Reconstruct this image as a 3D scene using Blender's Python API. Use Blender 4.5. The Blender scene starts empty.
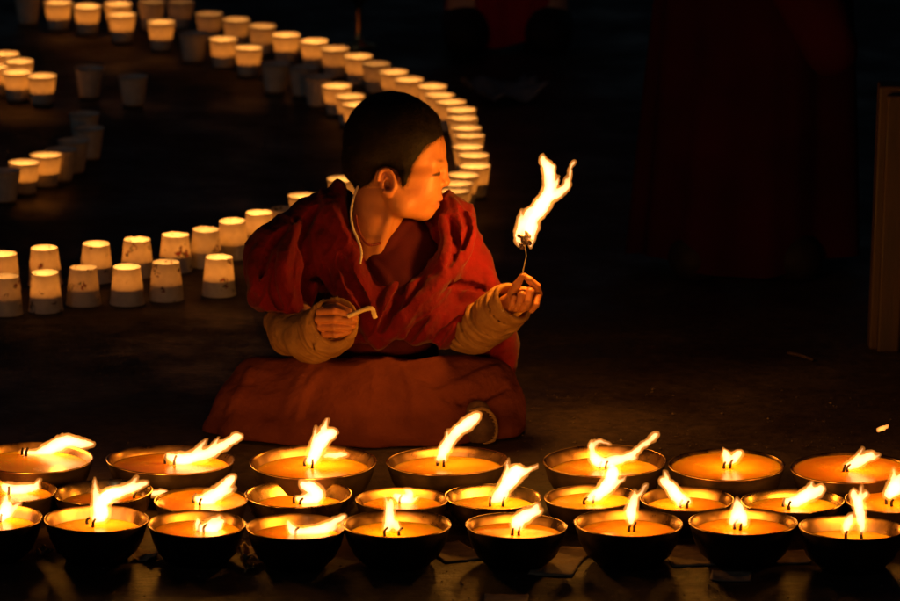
import bpy, math, random
import numpy as np
from mathutils import Vector

random.seed(7); RNG = np.random.default_rng(7)
S = bpy.context.scene
COL = S.collection

# ------------------------------------------------------------------ camera
PITCH = math.radians(13.06); HCAM = 2.36; F = 6000.0; CX, CY = 450.0, 300.5
CAM = np.array([0.0, 0.0, HCAM])
FW = np.array([0, math.cos(PITCH), -math.sin(PITCH)])
DN = np.array([0, -math.sin(PITCH), -math.cos(PITCH)])
RT = np.array([1.0, 0, 0])
SC = 625.0; DEP0 = 9.6

def ray(u, v):
    return FW + RT * ((u - CX) / F) + DN * ((v - CY) / F)
def on_z(u, v, z=0.0):                      # point of a horizontal plane
    r = ray(u, v); t = (z - HCAM) / r[2]
    return CAM + r * t
def on_y(u, v, y):
    r = ray(u, v); return CAM + r * (y / r[1])
def pxm(p):                                  # pixels per metre at a point
    return F / float(np.dot(np.asarray(p) - CAM, FW))
def B(u, v, d=0.0):                          # the seated child's modelling frame (1/625 m units) to world
    u = np.asarray(u, float); v = np.asarray(v, float); d = np.asarray(d, float)
    dep = (DEP0 + d / SC)[..., None]
    return CAM + dep * (FW + RT * ((u - CX) / F)[..., None] + DN * ((v - CY) / F)[..., None])

cam = bpy.data.cameras.new('camera'); co = bpy.data.objects.new('camera', cam); COL.objects.link(co)
co.location = CAM; co.rotation_euler = (math.pi / 2 - PITCH, 0, 0)
cam.sensor_width = 36; cam.lens = F / 900 * 36; cam.clip_end = 500; cam.clip_start = 0.1
cam.dof.use_dof = True; cam.dof.focus_distance = 9.2; cam.dof.aperture_fstop = 8.0
S.camera = co

# ------------------------------------------------------------------ render settings
S.render.engine = 'CYCLES'
S.view_settings.view_transform = 'Standard'; S.view_settings.look = 'None'
S.view_settings.exposure = 0; S.view_settings.gamma = 1
try: S.view_settings.use_curve_mapping = False
except Exception: pass
cy = S.cycles
cy.use_denoising = True
try: cy.denoiser = 'OPENIMAGEDENOISE'
except Exception: pass
cy.max_bounces = 8; cy.diffuse_bounces = 3; cy.glossy_bounces = 3; cy.transmission_bounces = 4
cy.volume_bounces = 0; cy.transparent_max_bounces = 24
cy.sample_clamp_indirect = 1.5; cy.sample_clamp_direct = 0
cy.caustics_reflective = False; cy.caustics_refractive = False

# ------------------------------------------------------------------ night sky
w = bpy.data.worlds.new('World'); S.world = w; w.use_nodes = True
nt = w.node_tree; nt.nodes.clear()
sky = nt.nodes.new('ShaderNodeTexSky'); sky.sky_type = 'NISHITA'; sky.sun_disc = False
sky.sun_elevation = math.radians(35); sky.sun_rotation = math.radians(-150)
bg = nt.nodes.new('ShaderNodeBackground'); bg.inputs[1].default_value = 0.0022
out = nt.nodes.new('ShaderNodeOutputWorld')
nt.links.new(sky.outputs[0], bg.inputs[0]); nt.links.new(bg.outputs[0], out.inputs[0])
ml = bpy.data.lights.new('moon', 'SUN'); ml.energy = 0.02; ml.angle = math.radians(0.5); ml.color = (0.85, 0.92, 1.0)
mo = bpy.data.objects.new('moon', ml); COL.objects.link(mo)
mo.rotation_euler = (math.radians(55), 0, math.radians(-30)); mo.location = (0, 6, 5)

# ------------------------------------------------------------------ object helpers
def tag(o, label=None, cat=None, group=None, kind=None):
    if label: o['label'] = label
    if cat: o['category'] = cat
    if group: o['group'] = group
    if kind: o['kind'] = kind
    return o
def empty(name, loc):
    o = bpy.data.objects.new(name, None); o.location = loc; o.empty_display_size = .02; COL.objects.link(o); return o
def mesh_obj(name, verts, faces, mat=None, parent=None, smooth=True, origin=None, col=None):
    V = np.asarray(verts, float)
    if origin is None:
        lo, hi = V.min(0), V.max(0); origin = np.array([(lo[0]+hi[0])/2, (lo[1]+hi[1])/2, lo[2]])
    origin = np.asarray(origin, float)
    me = bpy.data.meshes.new(name)
    me.from_pydata((V - origin).tolist(), [], [list(map(int, f)) for f in faces])
    if smooth: me.polygons.foreach_set('use_smooth', [True] * len(me.polygons))
    if col is not None:
        a = me.color_attributes.new('tint', 'FLOAT_COLOR', 'POINT')
        c = np.ones((len(V), 4), np.float32); c[:, :3] = col
        a.data.foreach_set('color', c.ravel())
    me.update()
    if mat: me.materials.append(mat)
    o = bpy.data.objects.new(name, me); COL.objects.link(o)
    if parent is not None:
        o.parent = parent; o.location = Vector(origin) - parent.matrix_basis.translation if parent.parent is None else \
            Vector(origin) - parent.parent.matrix_basis.translation - parent.matrix_basis.translation
    else: o.location = origin
    return o
def point_light(name, loc, power, color, radius, parent):
    l = bpy.data.lights.new(name, 'POINT'); l.energy = power; l.color = color; l.shadow_soft_size = radius
    o = bpy.data.objects.new(name, l); COL.objects.link(o)
    o.parent = parent; o.location = Vector(loc) - parent.matrix_basis.translation
    return o

def lathe(profile, n=48, wob=0.0, seed=0, sq=(1, 1)):
    rr = np.random.default_rng(seed); ph = rr.uniform(0, 6.28, 3)
    V = []; Fc = []
    for (r, z) in profile:
        for i in range(n):
            a = 2 * math.pi * i / n
            k = 1 + wob * (math.sin(2 * a + ph[0]) + .6 * math.sin(3 * a + ph[1]) + .4 * math.sin(5 * a + ph[2]))
            V.append((r * k * math.cos(a) * sq[0], r * k * math.sin(a) * sq[1], z))
    m = len(profile)
    for j in range(m - 1):
        for i in range(n):
            Fc.append((j * n + i, j * n + (i + 1) % n, (j + 1) * n + (i + 1) % n, (j + 1) * n + i))
    if profile[0][0] < 1e-4 * 5: Fc.append(tuple(range(n))[::-1])
    if profile[-1][0] < 1e-4 * 5: Fc.append(tuple(range((m - 1) * n, m * n)))
    return np.array(V), Fc

def sweep(pts, rad, n=10):
    pts = np.asarray(pts, float); m = len(pts)
    rad = np.broadcast_to(np.asarray(rad, float), (m,))
    V = []; Fc = []
    T = np.gradient(pts, axis=0); T /= np.linalg.norm(T, axis=1)[:, None] + 1e-12
    up = np.array([0.12, 0.97, 0.2])
    for j in range(m):
        a = np.cross(T[j], up)
        if np.linalg.norm(a) < 1e-3: a = np.cross(T[j], [1, 0, 0])
        a /= np.linalg.norm(a); b = np.cross(T[j], a)
        for i in range(n):
            t = 2 * math.pi * i / n
            V.append(pts[j] + rad[j] * (math.cos(t) * a + math.sin(t) * b))
    for j in range(m - 1):
        for i in range(n):
            Fc.append((j * n + i, (j + 1) * n + i, (j + 1) * n + (i + 1) % n, j * n + (i + 1) % n))
    Fc.append(tuple(range(n))); Fc.append(tuple(range((m - 1) * n, m * n))[::-1])
    return np.array(V), Fc
def spline(pts, k=6):
    P = np.asarray(pts, float); n = len(P)
    if n < 3: 
        t = np.linspace(0, 1, k * 2)[:, None]; return P[0] * (1 - t) + P[-1] * t
    outp = []
    for i in range(n - 1):
        p0, p1, p2, p3 = P[max(i-1, 0)], P[i], P[i+1], P[min(i+2, n-1)]
        for s in np.linspace(0, 1, k, endpoint=False):
            outp.append(.5*((2*p1)+(-p0+p2)*s+(2*p0-5*p1+4*p2-p3)*s*s+(-p0+3*p1-3*p2+p3)*s**3))
    outp.append(P[-1]); return np.array(outp)
def join(parts):
    V = []; Fc = []; o = 0
    for v, f in parts:
        V.append(np.asarray(v)); Fc += [tuple(int(i) + o for i in q) for q in f]; o += len(v)
    return np.vstack(V), Fc

# ------------------------------------------------------------------ implicit surfaces
_L = np.random.default_rng(3).uniform(-1, 1, (32, 32, 32))
def noise3(p):
    p = np.asarray(p, float); i = np.floor(p).astype(int); f = p - i; f = f * f * (3 - 2 * f)
    r = 0
    for a in (0, 1):
        wa = f[..., 0] if a else 1 - f[..., 0]
        for b in (0, 1):
            wb = f[..., 1] if b else 1 - f[..., 1]
            for c in (0, 1):
                wc = f[..., 2] if c else 1 - f[..., 2]
                r = r + wa * wb * wc * _L[(i[..., 0] + a) % 32, (i[..., 1] + b) % 32, (i[..., 2] + c) % 32]
    return r
def smin(a, b, k):
    if k <= 0: return np.minimum(a, b)
    h = np.maximum(k - np.abs(a - b), 0) / k
    return np.minimum(a, b) - h * h * k * .25
def smax(a, b, k): return -smin(-a, -b, k)

class Field:
    def __init__(s, lo, hi, res):
        s.lo = np.array(lo, float); s.res = float(res)
        s.n = np.ceil((np.array(hi) - s.lo) / res).astype(int) + 1
        s.d = np.full(s.n, 200.0, np.float32)
    def sub(s, lo, hi):
        a = np.clip(np.floor((np.array(lo) - s.lo) / s.res).astype(int), 0, s.n - 1)
        b = np.clip(np.ceil((np.array(hi) - s.lo) / s.res).astype(int) + 1, 1, s.n)
        b = np.maximum(b, a + 1)
        ax = [(s.lo[i] + s.res * np.arange(a[i], b[i])).astype(np.float32) for i in range(3)]
        X = np.meshgrid(*ax, indexing='ij', sparse=True)
        return (slice(a[0], b[0]), slice(a[1], b[1]), slice(a[2], b[2])), X
    def _apply(s, sl, nd, k, op):
        if op == 'add': s.d[sl] = smin(s.d[sl], nd, k)
        elif op == 'cut': s.d[sl] = smax(s.d[sl], -nd, k)
    def cap(s, a, b, ra, rb=None, k=4, op='add'):
        rb = ra if rb is None else rb
        a = np.array(a, float); b = np.array(b, float); m = max(ra, rb) + k + 3 * s.res
        sl, (X, Y, Z) = s.sub(np.minimum(a, b) - m, np.maximum(a, b) + m)
        ab = b - a; L2 = float(ab @ ab) + 1e-9
        t = np.clip(((X - a[0]) * ab[0] + (Y - a[1]) * ab[1] + (Z - a[2]) * ab[2]) / L2, 0, 1)
        nd = np.sqrt((X - a[0] - t * ab[0])**2 + (Y - a[1] - t * ab[1])**2 + (Z - a[2] - t * ab[2])**2) - (ra + (rb - ra) * t)
        s._apply(sl, nd, k, op)
    def chain(s, pts, k=4, op='add'):
        for p, q in zip(pts[:-1], pts[1:]): s.cap(p[:3], q[:3], p[3], q[3], k, op)
    def ell(s, c, r, k=4, op='add', rot=None):
        c = np.array(c, float); r = np.array(r, float); m = r.max() + k + 3 * s.res
        sl, (X, Y, Z) = s.sub(c - m, c + m)
        x, y, z = X - c[0], Y - c[1], Z - c[2]
        if rot is not None:
            R = np.array(rot)
            x, y, z = (R[0,0]*x+R[0,1]*y+R[0,2]*z, R[1,0]*x+R[1,1]*y+R[1,2]*z, R[2,0]*x+R[2,1]*y+R[2,2]*z)
        q = np.sqrt((x/r[0])**2 + (y/r[1])**2 + (z/r[2])**2) + 1e-9
        g = np.sqrt((x/r[0]**2)**2 + (y/r[1]**2)**2 + (z/r[2]**2)**2) + 1e-9
        s._apply(sl, q * (q - 1) / g, k, op)
    def depth(s, u, v):                     # first surface met along +d at (u, v)
        i = int(np.clip(round((u - s.lo[0]) / s.res), 0, s.n[0]-1)); j = int(np.clip(round((v - s.lo[1]) / s.res), 0, s.n[1]-1))
        c = s.d[i, j]; k = np.argmax(c < 0)
        if c[k] >= 0: k = int(np.argmin(c))
        return s.lo[2] + s.res * k
    def fold(s, pts, r, sink=2.0, k=6, op='add'):
        P = spline([(p[0], p[1], 0) for p in pts], 5)
        D = np.array([s.depth(p[0], p[1]) for p in P])
        D = np.convolve(np.pad(D, 2, mode='edge'), np.ones(5)/5, 'valid')
        n = len(P); tp = np.sin(np.linspace(0.25, math.pi - .25, n)) ** .6
        pp = [(P[i][0], P[i][1], D[i] + sink, r * tp[i]) for i in range(n)]
        s.chain(pp, k, op)
    def mesh(s):
        d = s.d.copy()
        for ax in range(3):
            sl = [slice(None)] * 3
            for e in (0, -1):
                sl[ax] = e; d[tuple(sl)] = np.maximum(d[tuple(sl)], .01)
        ins = d < 0
        nx, ny, nz = [x - 1 for x in d.shape]
        cnt = np.zeros((nx, ny, nz), np.int8)
        for a in (0, 1):
            for b in (0, 1):
                for c in (0, 1): cnt += ins[a:a+nx, b:b+ny, c:c+nz]
        I, J, K = np.nonzero((cnt > 0) & (cnt < 8))
        idx = np.full((nx, ny, nz), -1, np.int64); idx[I, J, K] = np.arange(len(I))
        P = np.zeros((len(I), 3)); C = np.zeros(len(I))
        cs = [(a, b, c) for a in (0, 1) for b in (0, 1) for c in (0, 1)]
        for p in cs:
            for ax in range(3):
                if p[ax]: continue
                q = list(p); q[ax] = 1
                da = d[I+p[0], J+p[1], K+p[2]]; db = d[I+q[0], J+q[1], K+q[2]]
                m = (da < 0) != (db < 0)
                t = np.where(m, da / np.where(m, da - db, 1), 0)
                pos = np.tile(np.array(p, float), (len(I), 1)); pos[:, ax] += t
                P[m] += pos[m]; C[m] += 1
        P = P / C[:, None] + np.stack([I, J, K], 1)
        fs = []
        for ax in range(3):
            o1, o2 = (ax + 1) % 3, (ax + 2) % 3
            lo_ = [slice(1, -1)] * 3; hi_ = [slice(1, -1)] * 3
            lo_[ax] = slice(0, -1); hi_[ax] = slice(1, None)
            A, Bb = ins[tuple(lo_)], ins[tuple(hi_)]
            for flip, mk in ((False, A & ~Bb), (True, ~A & Bb)):
                q = np.stack(np.nonzero(mk), 1)
                if not len(q): continue
                q[:, o1] += 1; q[:, o2] += 1
                def at(e1, e2):
                    r = q.copy(); r[:, o1] -= e1; r[:, o2] -= e2
                    return idx[r[:, 0], r[:, 1], r[:, 2]]
                f = np.stack([at(1, 1), at(0, 1), at(0, 0), at(1, 0)], 1)
                fs.append(f[:, ::-1] if flip else f)
        Fc = np.vstack(fs)
        # light relaxation to take off the grid stepping
        nb = np.zeros_like(P); cc = np.zeros(len(P))
        for a in range(4):
            e0, e1 = Fc[:, a], Fc[:, (a + 1) % 4]
            np.add.at(nb, e0, P[e1]); np.add.at(cc, e0, 1)
        cc[cc == 0] = 1
        P = .5 * P + .5 * nb / cc[:, None]
        return s.lo + P * s.res, Fc
def vnormals(V, Fc):
    n = np.cross(V[Fc[:, 2]] - V[Fc[:, 0]], V[Fc[:, 3]] - V[Fc[:, 1]])
    N = np.zeros_like(V)
    for a in range(4): np.add.at(N, Fc[:, a], n)
    return N / (np.linalg.norm(N, axis=1)[:, None] + 1e-12)
def drape(V, Fc, amp, across, along, fa, fl, off=0.0, sharp=1.6):
    a = V @ np.array(across, float); l = V @ np.array(along, float)
    a = a + 9 * noise3(np.stack([l * .03 + off, a * .02, V[:, 2] * .02], 1))
    n = 1 - np.abs(noise3(np.stack([a * fa + off, l * fl, V[:, 2] * fl], 1))) * 1.7
    return (amp * np.sign(n) * np.abs(n) ** sharp)
def displace(V, Fc, amp, freq, stretch=(1, 1, 1), off=0.0):
    return V + vnormals(V, Fc) * (amp * noise3(V * freq * np.array(stretch) + off))[:, None]

# ------------------------------------------------------------------ materials
def mat(name):
    m = bpy.data.materials.new(name); m.use_nodes = True; t = m.node_tree; t.nodes.clear()
    o = t.nodes.new('ShaderNodeOutputMaterial'); return m, t, o
def N(t, ty, **kw):
    n = t.nodes.new(ty)
    for k, v in kw.items(): setattr(n, k, v)
    return n
def ramp(t, fac, stops):
    r = N(t, 'ShaderNodeValToRGB'); e = r.color_ramp.elements
    e[0].position, e[0].color = stops[0][0], (*stops[0][1], 1); e[1].position, e[1].color = stops[-1][0], (*stops[-1][1], 1)
    for p, c in stops[1:-1]:
        x = e.new(p); x.color = (*c, 1)
    t.links.new(fac, r.inputs[0]); return r
def princ(name, c1, c2, scale=40, rough=(.4, .7), bump=.2, bscale=200, metal=0.0, detail=5, spec=.5, sheen=0, stretch=None, bdist=.002, stops=(.35, .7)):
    m, t, o = mat(name); p = N(t, 'ShaderNodeBsdfPrincipled'); tc = N(t, 'ShaderNodeTexCoord')
    src = tc.outputs['Object']
    if stretch:
        mp = N(t, 'ShaderNodeMapping'); mp.inputs['Scale'].default_value = stretch
        t.links.new(src, mp.inputs[0]); src = mp.outputs[0]
    n1 = N(t, 'ShaderNodeTexNoise'); n1.inputs['Scale'].default_value = scale; n1.inputs['Detail'].default_value = detail
    t.links.new(src, n1.inputs[0])
    r = ramp(t, n1.outputs[0], [(stops[0], c1), (stops[1], c2)]); t.links.new(r.outputs[0], p.inputs['Base Color'])
    mr = N(t, 'ShaderNodeMapRange'); mr.inputs[3].default_value = rough[0]; mr.inputs[4].default_value = rough[1]
    mr.inputs[1].default_value = .3; mr.inputs[2].default_value = .7
    n2 = N(t, 'ShaderNodeTexNoise'); n2.inputs['Scale'].default_value = bscale; n2.inputs['Detail'].default_value = 6
    t.links.new(src, n2.inputs[0]); t.links.new(n1.outputs[0], mr.inputs[0]); t.links.new(mr.outputs[0], p.inputs['Roughness'])
    b = N(t, 'ShaderNodeBump'); b.inputs['Strength'].default_value = bump; b.inputs['Distance'].default_value = bdist
    t.links.new(n2.outputs[0], b.inputs['Height']); t.links.new(b.outputs[0], p.inputs['Normal'])
    p.inputs['Metallic'].default_value = metal; p.inputs['Specular IOR Level'].default_value = spec
    if sheen: p.inputs['Sheen Weight'].default_value = sheen
    t.links.new(p.outputs[0], o.inputs[0]); m['p'] = 1
    return m, t, p
FLAME_COL = (1.0, 0.34, 0.028)
CUP_COL = (1.0, 0.40, 0.075)
def flame_mat(name, k, col=(1.0, 0.40, 0.115)):
    m, t, o = mat(name); tr = N(t, 'ShaderNodeBsdfTransparent'); e = N(t, 'ShaderNodeEmission')
    e.inputs[0].default_value = (*col, 1); e.inputs[1].default_value = k
    t.links.new(tr.outputs[0], o.inputs['Surface']); t.links.new(e.outputs[0], o.inputs['Volume'])
    return m
M = {}
M['flame_core'] = flame_mat('flame_core', 290, (1.0, .48, .19))
M['flame'] = flame_mat('flame', 75, (1.0, .30, .04))
M['bronze'], t, p = princ('bronze', (.20, .11, .045), (.42, .26, .11), 25, (.22, .42), .12, 90, metal=1.0, bdist=.001)
M['brass'], t, p = princ('brass', (.42, .27, .10), (.62, .43, .19), 30, (.18, .34), .10, 80, metal=1.0, bdist=.001)
M['soot_shade'], t, p = princ('soot_shaded_bronze', (.012, .009, .007), (.07, .042, .02), 18, (.38, .62), .2, 90, metal=.6, bdist=.001)  # bowl outsides: soot, with the shade of their unlit side painted in
def wax_mat(name, c1, c2):
    m, t, p = princ(name, c1, c2, 22, (.12, .3), .12, 60, bdist=.0015)
    p.inputs['Subsurface Weight'].default_value = .75; p.inputs['Subsurface Radius'].default_value = (1.0, .45, .12)
    p.inputs['Subsurface Scale'].default_value = .028
    return m
M['butter_orange'] = wax_mat('butter_orange', (.80, .30, .012), (.88, .38, .018))
M['butter_amber'] = wax_mat('butter_amber', (.82, .36, .016), (.90, .45, .024))
M['butter_yellow'] = wax_mat('butter_yellow', (.84, .41, .018), (.91, .49, .026))
M['cup_wax'], t, p = princ('cup_wax', (.80, .62, .36), (.88, .72, .46), 60, (.3, .5), .1, 90)
p.inputs['Subsurface Weight'].default_value = .9; p.inputs['Subsurface Radius'].default_value = (1, .6, .3); p.inputs['Subsurface Scale'].default_value = .02
M['wick'] = princ('wick', (.006, .005, .006), (.03, .025, .03), 300, (.8, .95), .4, 500)[0]
M['wick_cotton'], t, p = princ('wick_cotton', (.70, .55, .25), (.82, .68, .36), 120, (.6, .8), .5, 400)
M['red_wool'] = princ('red_wool', (.115, .003, .0055), (.165, .0045, .008), 30, (.75, .9), .55, 110, spec=.15, sheen=.1, bdist=.004)[0]
M['dark_wool'] = princ('dark_wool', (.055, .006, .010), (.075, .009, .012), 30, (.8, .95), .35, 600, spec=.15)[0]
M['maroon_wool'] = princ('maroon_wool', (.018, .0018, .004), (.030, .0028, .006), 8, (.8, .95), .3, 300, spec=.1)[0]
M['wine_wool'] = princ('wine_wool', (.026, .0018, .005), (.040, .0024, .007), 8, (.8, .95), .3, 300, spec=.1)[0]
M['crimson_wool'] = princ('crimson_wool', (.26, .007, .016), (.32, .010, .022), 8, (.8, .95), .3, 300, spec=.1)[0]
M['brown_wool'] = princ('brown_wool', (.14, .031, .016), (.19, .046, .022), 18, (.75, .9), .5, 130, spec=.15, bdist=.004)[0]
M['tan_jacket'] = princ('tan_jacket', (.25, .125, .034), (.36, .195, .056), 40, (.6, .8), .45, 160, spec=.3, bdist=.003)[0]
M['cream'] = princ('cream', (.66, .56, .42), (.74, .66, .52), 200, (.7, .9), .3, 500)[0]
M['bead'] = princ('bead', (.14, .01, .01), (.22, .02, .015), 60, (.25, .4), .05, 200)[0]
M['sole'] = princ('sole', (.09, .045, .02), (.17, .09, .04), 90, (.6, .8), .5, 260)[0]
M['welt'] = princ('welt', (.30, .17, .06), (.42, .26, .10), 120, (.6, .8), .4, 300)[0]
M['hair'] = princ('hair', (.006, .004, .0035), (.012, .008, .006), 60, (.6, .8), .25, 1400, spec=.2)[0]
M['wood'] = princ('wood', (.030, .016, .007), (.065, .035, .015), 6, (.55, .8), .3, 30, stretch=(9, 9, 1.2))[0]
M['scrap'] = princ('scrap', (.26, .17, .10), (.50, .35, .21), 60, (.6, .9), .5, 120)[0]
M['grit'] = princ('grit', (.06, .04, .025), (.20, .14, .09), 300, (.6, .9), .3, 500)[0]
M['dusty_cloth'] = princ('dusty_cloth', (.10, .10, .11), (.16, .16, .17), 30, (.8, .95), .4, 90)[0]
M['char'], t, p = princ('char', (.02, .015, .02), (.20, .13, .16), 350, (.8, .95), .6, 500)

# skin: own colours and painted shade of hollows in the 'tint' attribute, fine pores in bump
m, t, o = mat('skin'); p = N(t, 'ShaderNodeBsdfPrincipled'); at = N(t, 'ShaderNodeAttribute', attribute_name='tint')
tc = N(t, 'ShaderNodeTexCoord'); n1 = N(t, 'ShaderNodeTexNoise'); n1.inputs['Scale'].default_value = 60; n1.inputs['Detail'].default_value = 6
t.links.new(tc.outputs['Object'], n1.inputs[0])
mx = N(t, 'ShaderNodeMixRGB', blend_type='MULTIPLY'); mx.inputs[0].default_value = .35
rr = ramp(t, n1.outputs[0], [(.3, (.72, .62, .58)), (.7, (1, 1, 1))])
t.links.new(at.outputs['Color'], mx.inputs[1]); t.links.new(rr.outputs[0], mx.inputs[2]); t.links.new(mx.outputs[0], p.inputs['Base Color'])
p.inputs['Subsurface Weight'].default_value = .22; p.inputs['Subsurface Radius'].default_value = (1, .35, .2); p.inputs['Subsurface Scale'].default_value = .0025
p.inputs['Roughness'].default_value = .48; p.inputs['Specular IOR Level'].default_value = .4
n2 = N(t, 'ShaderNodeTexNoise'); n2.inputs['Scale'].default_value = 260; t.links.new(tc.outputs['Object'], n2.inputs[0])
b = N(t, 'ShaderNodeBump'); b.inputs['Strength'].default_value = .25; b.inputs['Distance'].default_value = .0012
t.links.new(n2.outputs[0], b.inputs['Height']); t.links.new(b.outputs[0], p.inputs['Normal']); t.links.new(p.outputs[0], o.inputs[0]); M['skin'] = m

# thin paper of the cups: reflects and lets light through, with printed sprigs of its own
def paper_mat(name, printed):
    m, t, o = mat(name); tc = N(t, 'ShaderNodeTexCoord')
    n1 = N(t, 'ShaderNodeTexNoise'); n1.inputs['Scale'].default_value = 70; n1.inputs['Detail'].default_value = 5
    t.links.new(tc.outputs['Object'], n1.inputs[0])
    base = ramp(t, n1.outputs[0], [(.3, (.60, .54, .46)), (.7, (.76, .70, .60))])
    colr = base.outputs[0]
    if printed:
        inf = N(t, 'ShaderNodeObjectInfo'); ad = N(t, 'ShaderNodeVectorMath', operation='ADD'); sc = N(t, 'ShaderNodeVectorMath', operation='SCALE')
        cb = N(t, 'ShaderNodeCombineXYZ'); 
        for i in range(3): t.links.new(inf.outputs['Random'], cb.inputs[i])
        sc.inputs[3].default_value = 3.0; t.links.new(cb.outputs[0], sc.inputs[0])
        t.links.new(tc.outputs['Object'], ad.inputs[0]); t.links.new(sc.outputs[0], ad.inputs[1])
        big = N(t, 'ShaderNodeTexNoise'); big.inputs['Scale'].default_value = 42; big.inputs['Detail'].default_value = 0
        fine = N(t, 'ShaderNodeTexNoise'); fine.inputs['Scale'].default_value = 120; fine.inputs['Detail'].default_value = 2; fine.inputs['Distortion'].default_value = 1.2
        t.links.new(ad.outputs[0], big.inputs[0]); t.links.new(ad.outputs[0], fine.inputs[0])
        a = ramp(t, big.outputs[0], [(.66, (0, 0, 0)), (.70, (1, 1, 1))]); b_ = ramp(t, fine.outputs[0], [(.50, (0, 0, 0)), (.54, (1, 1, 1))])
        mu = N(t, 'ShaderNodeMath', operation='MULTIPLY'); t.links.new(a.outputs[0], mu.inputs[0]); t.links.new(b_.outputs[0], mu.inputs[1])
        ink = ramp(t, fine.outputs[0], [(.58, (.06, .08, .05)), (.64, (.26, .05, .04))])
        mx = N(t, 'ShaderNodeMixRGB'); t.links.new(mu.outputs[0], mx.inputs[0]); t.links.new(colr, mx.inputs[1]); t.links.new(ink.outputs[0], mx.inputs[2])
        colr = mx.outputs[0]
    df = N(t, 'ShaderNodeBsdfDiffuse'); tl = N(t, 'ShaderNodeBsdfTranslucent'); gl = N(t, 'ShaderNodeBsdfGlossy'); gl.inputs['Roughness'].default_value = .45
    wm = N(t, 'ShaderNodeMixRGB', blend_type='MULTIPLY'); wm.inputs[0].default_value = 1; wm.inputs[2].default_value = (1, .74, .42, 1)
    t.links.new(colr, wm.inputs[1]); t.links.new(colr, df.inputs[0]); t.links.new(wm.outputs[0], tl.inputs[0])
    a = N(t, 'ShaderNodeMixShader'); a.inputs[0].default_value = .125; t.links.new(df.outputs[0], a.inputs[1]); t.links.new(tl.outputs[0], a.inputs[2])
    b = N(t, 'ShaderNodeMixShader'); b.inputs[0].default_value = .03; t.links.new(a.outputs[0], b.inputs[1]); t.links.new(gl.outputs[0], b.inputs[2])
    t.links.new(b.outputs[0], o.inputs[0]); return m
M['paper'] = paper_mat('cup_paper', False); M['printed_paper'] = paper_mat('printed_cup_paper', True)

# ground: dark greasy paving with grit
m, t, o = mat('dark_paving'); p = N(t, 'ShaderNodeBsdfPrincipled'); tc = N(t, 'ShaderNodeTexCoord')
n1 = N(t, 'ShaderNodeTexNoise'); n1.inputs['Scale'].default_value = 3.5; n1.inputs['Detail'].default_value = 9; n1.inputs['Roughness'].default_value = .65
n2 = N(t, 'ShaderNodeTexNoise'); n2.inputs['Scale'].default_value = 45; n2.inputs['Detail'].default_value = 8; n2.inputs['Roughness'].default_value = .7
for n in (n1, n2): t.links.new(tc.outputs['Object'], n.inputs[0])
r1 = ramp(t, n1.outputs[0], [(.32, (.024, .016, .011)), (.55, (.050, .034, .022)), (.72, (.090, .060, .038))])
r2 = ramp(t, n2.outputs[0], [(.35, (.45, .45, .45)), (.7, (1.25, 1.2, 1.1))])
mx = N(t, 'ShaderNodeMixRGB', blend_type='MULTIPLY'); mx.inputs[0].default_value = 1
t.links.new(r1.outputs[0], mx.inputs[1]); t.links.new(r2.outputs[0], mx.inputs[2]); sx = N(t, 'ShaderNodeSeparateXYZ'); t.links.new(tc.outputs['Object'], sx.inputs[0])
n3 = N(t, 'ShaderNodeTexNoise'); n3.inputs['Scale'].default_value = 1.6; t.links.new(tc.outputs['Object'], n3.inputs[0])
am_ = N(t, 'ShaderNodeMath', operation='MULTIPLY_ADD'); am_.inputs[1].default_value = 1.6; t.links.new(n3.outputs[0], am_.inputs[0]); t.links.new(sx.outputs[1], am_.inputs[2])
lamp_spill = N(t, 'ShaderNodeMapRange'); lamp_spill.inputs[1].default_value = 10.0; lamp_spill.inputs[2].default_value = 11.2; lamp_spill.inputs[3].default_value = 1.55; lamp_spill.inputs[4].default_value = .5  # lamp spill painted into the base colour: lighter near the lamps, darker beyond
t.links.new(am_.outputs[0], lamp_spill.inputs[0]); vs = N(t, 'ShaderNodeVectorMath', operation='SCALE'); t.links.new(mx.outputs[0], vs.inputs[0]); t.links.new(lamp_spill.outputs[0], vs.inputs[3])
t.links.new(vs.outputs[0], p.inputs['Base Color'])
p.inputs['Specular IOR Level'].default_value = .3
r3 = ramp(t, n1.outputs[0], [(.35, (.28, .28, .28)), (.62, (.75, .75, .75))]); t.links.new(r3.outputs[0], p.inputs['Roughness'])
b = N(t, 'ShaderNodeBump'); b.inputs['Strength'].default_value = .6; b.inputs['Distance'].default_value = .006
ma = N(t, 'ShaderNodeMath', operation='ADD'); t.links.new(n1.outputs[0], ma.inputs[0]); t.links.new(n2.outputs[0], ma.inputs[1])
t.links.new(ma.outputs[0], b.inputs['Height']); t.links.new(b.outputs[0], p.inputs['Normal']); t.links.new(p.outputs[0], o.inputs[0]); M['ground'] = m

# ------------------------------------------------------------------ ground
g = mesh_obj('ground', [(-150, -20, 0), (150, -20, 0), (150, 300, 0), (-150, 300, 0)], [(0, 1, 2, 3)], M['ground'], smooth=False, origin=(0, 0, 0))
tag(g, kind='structure')

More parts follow.
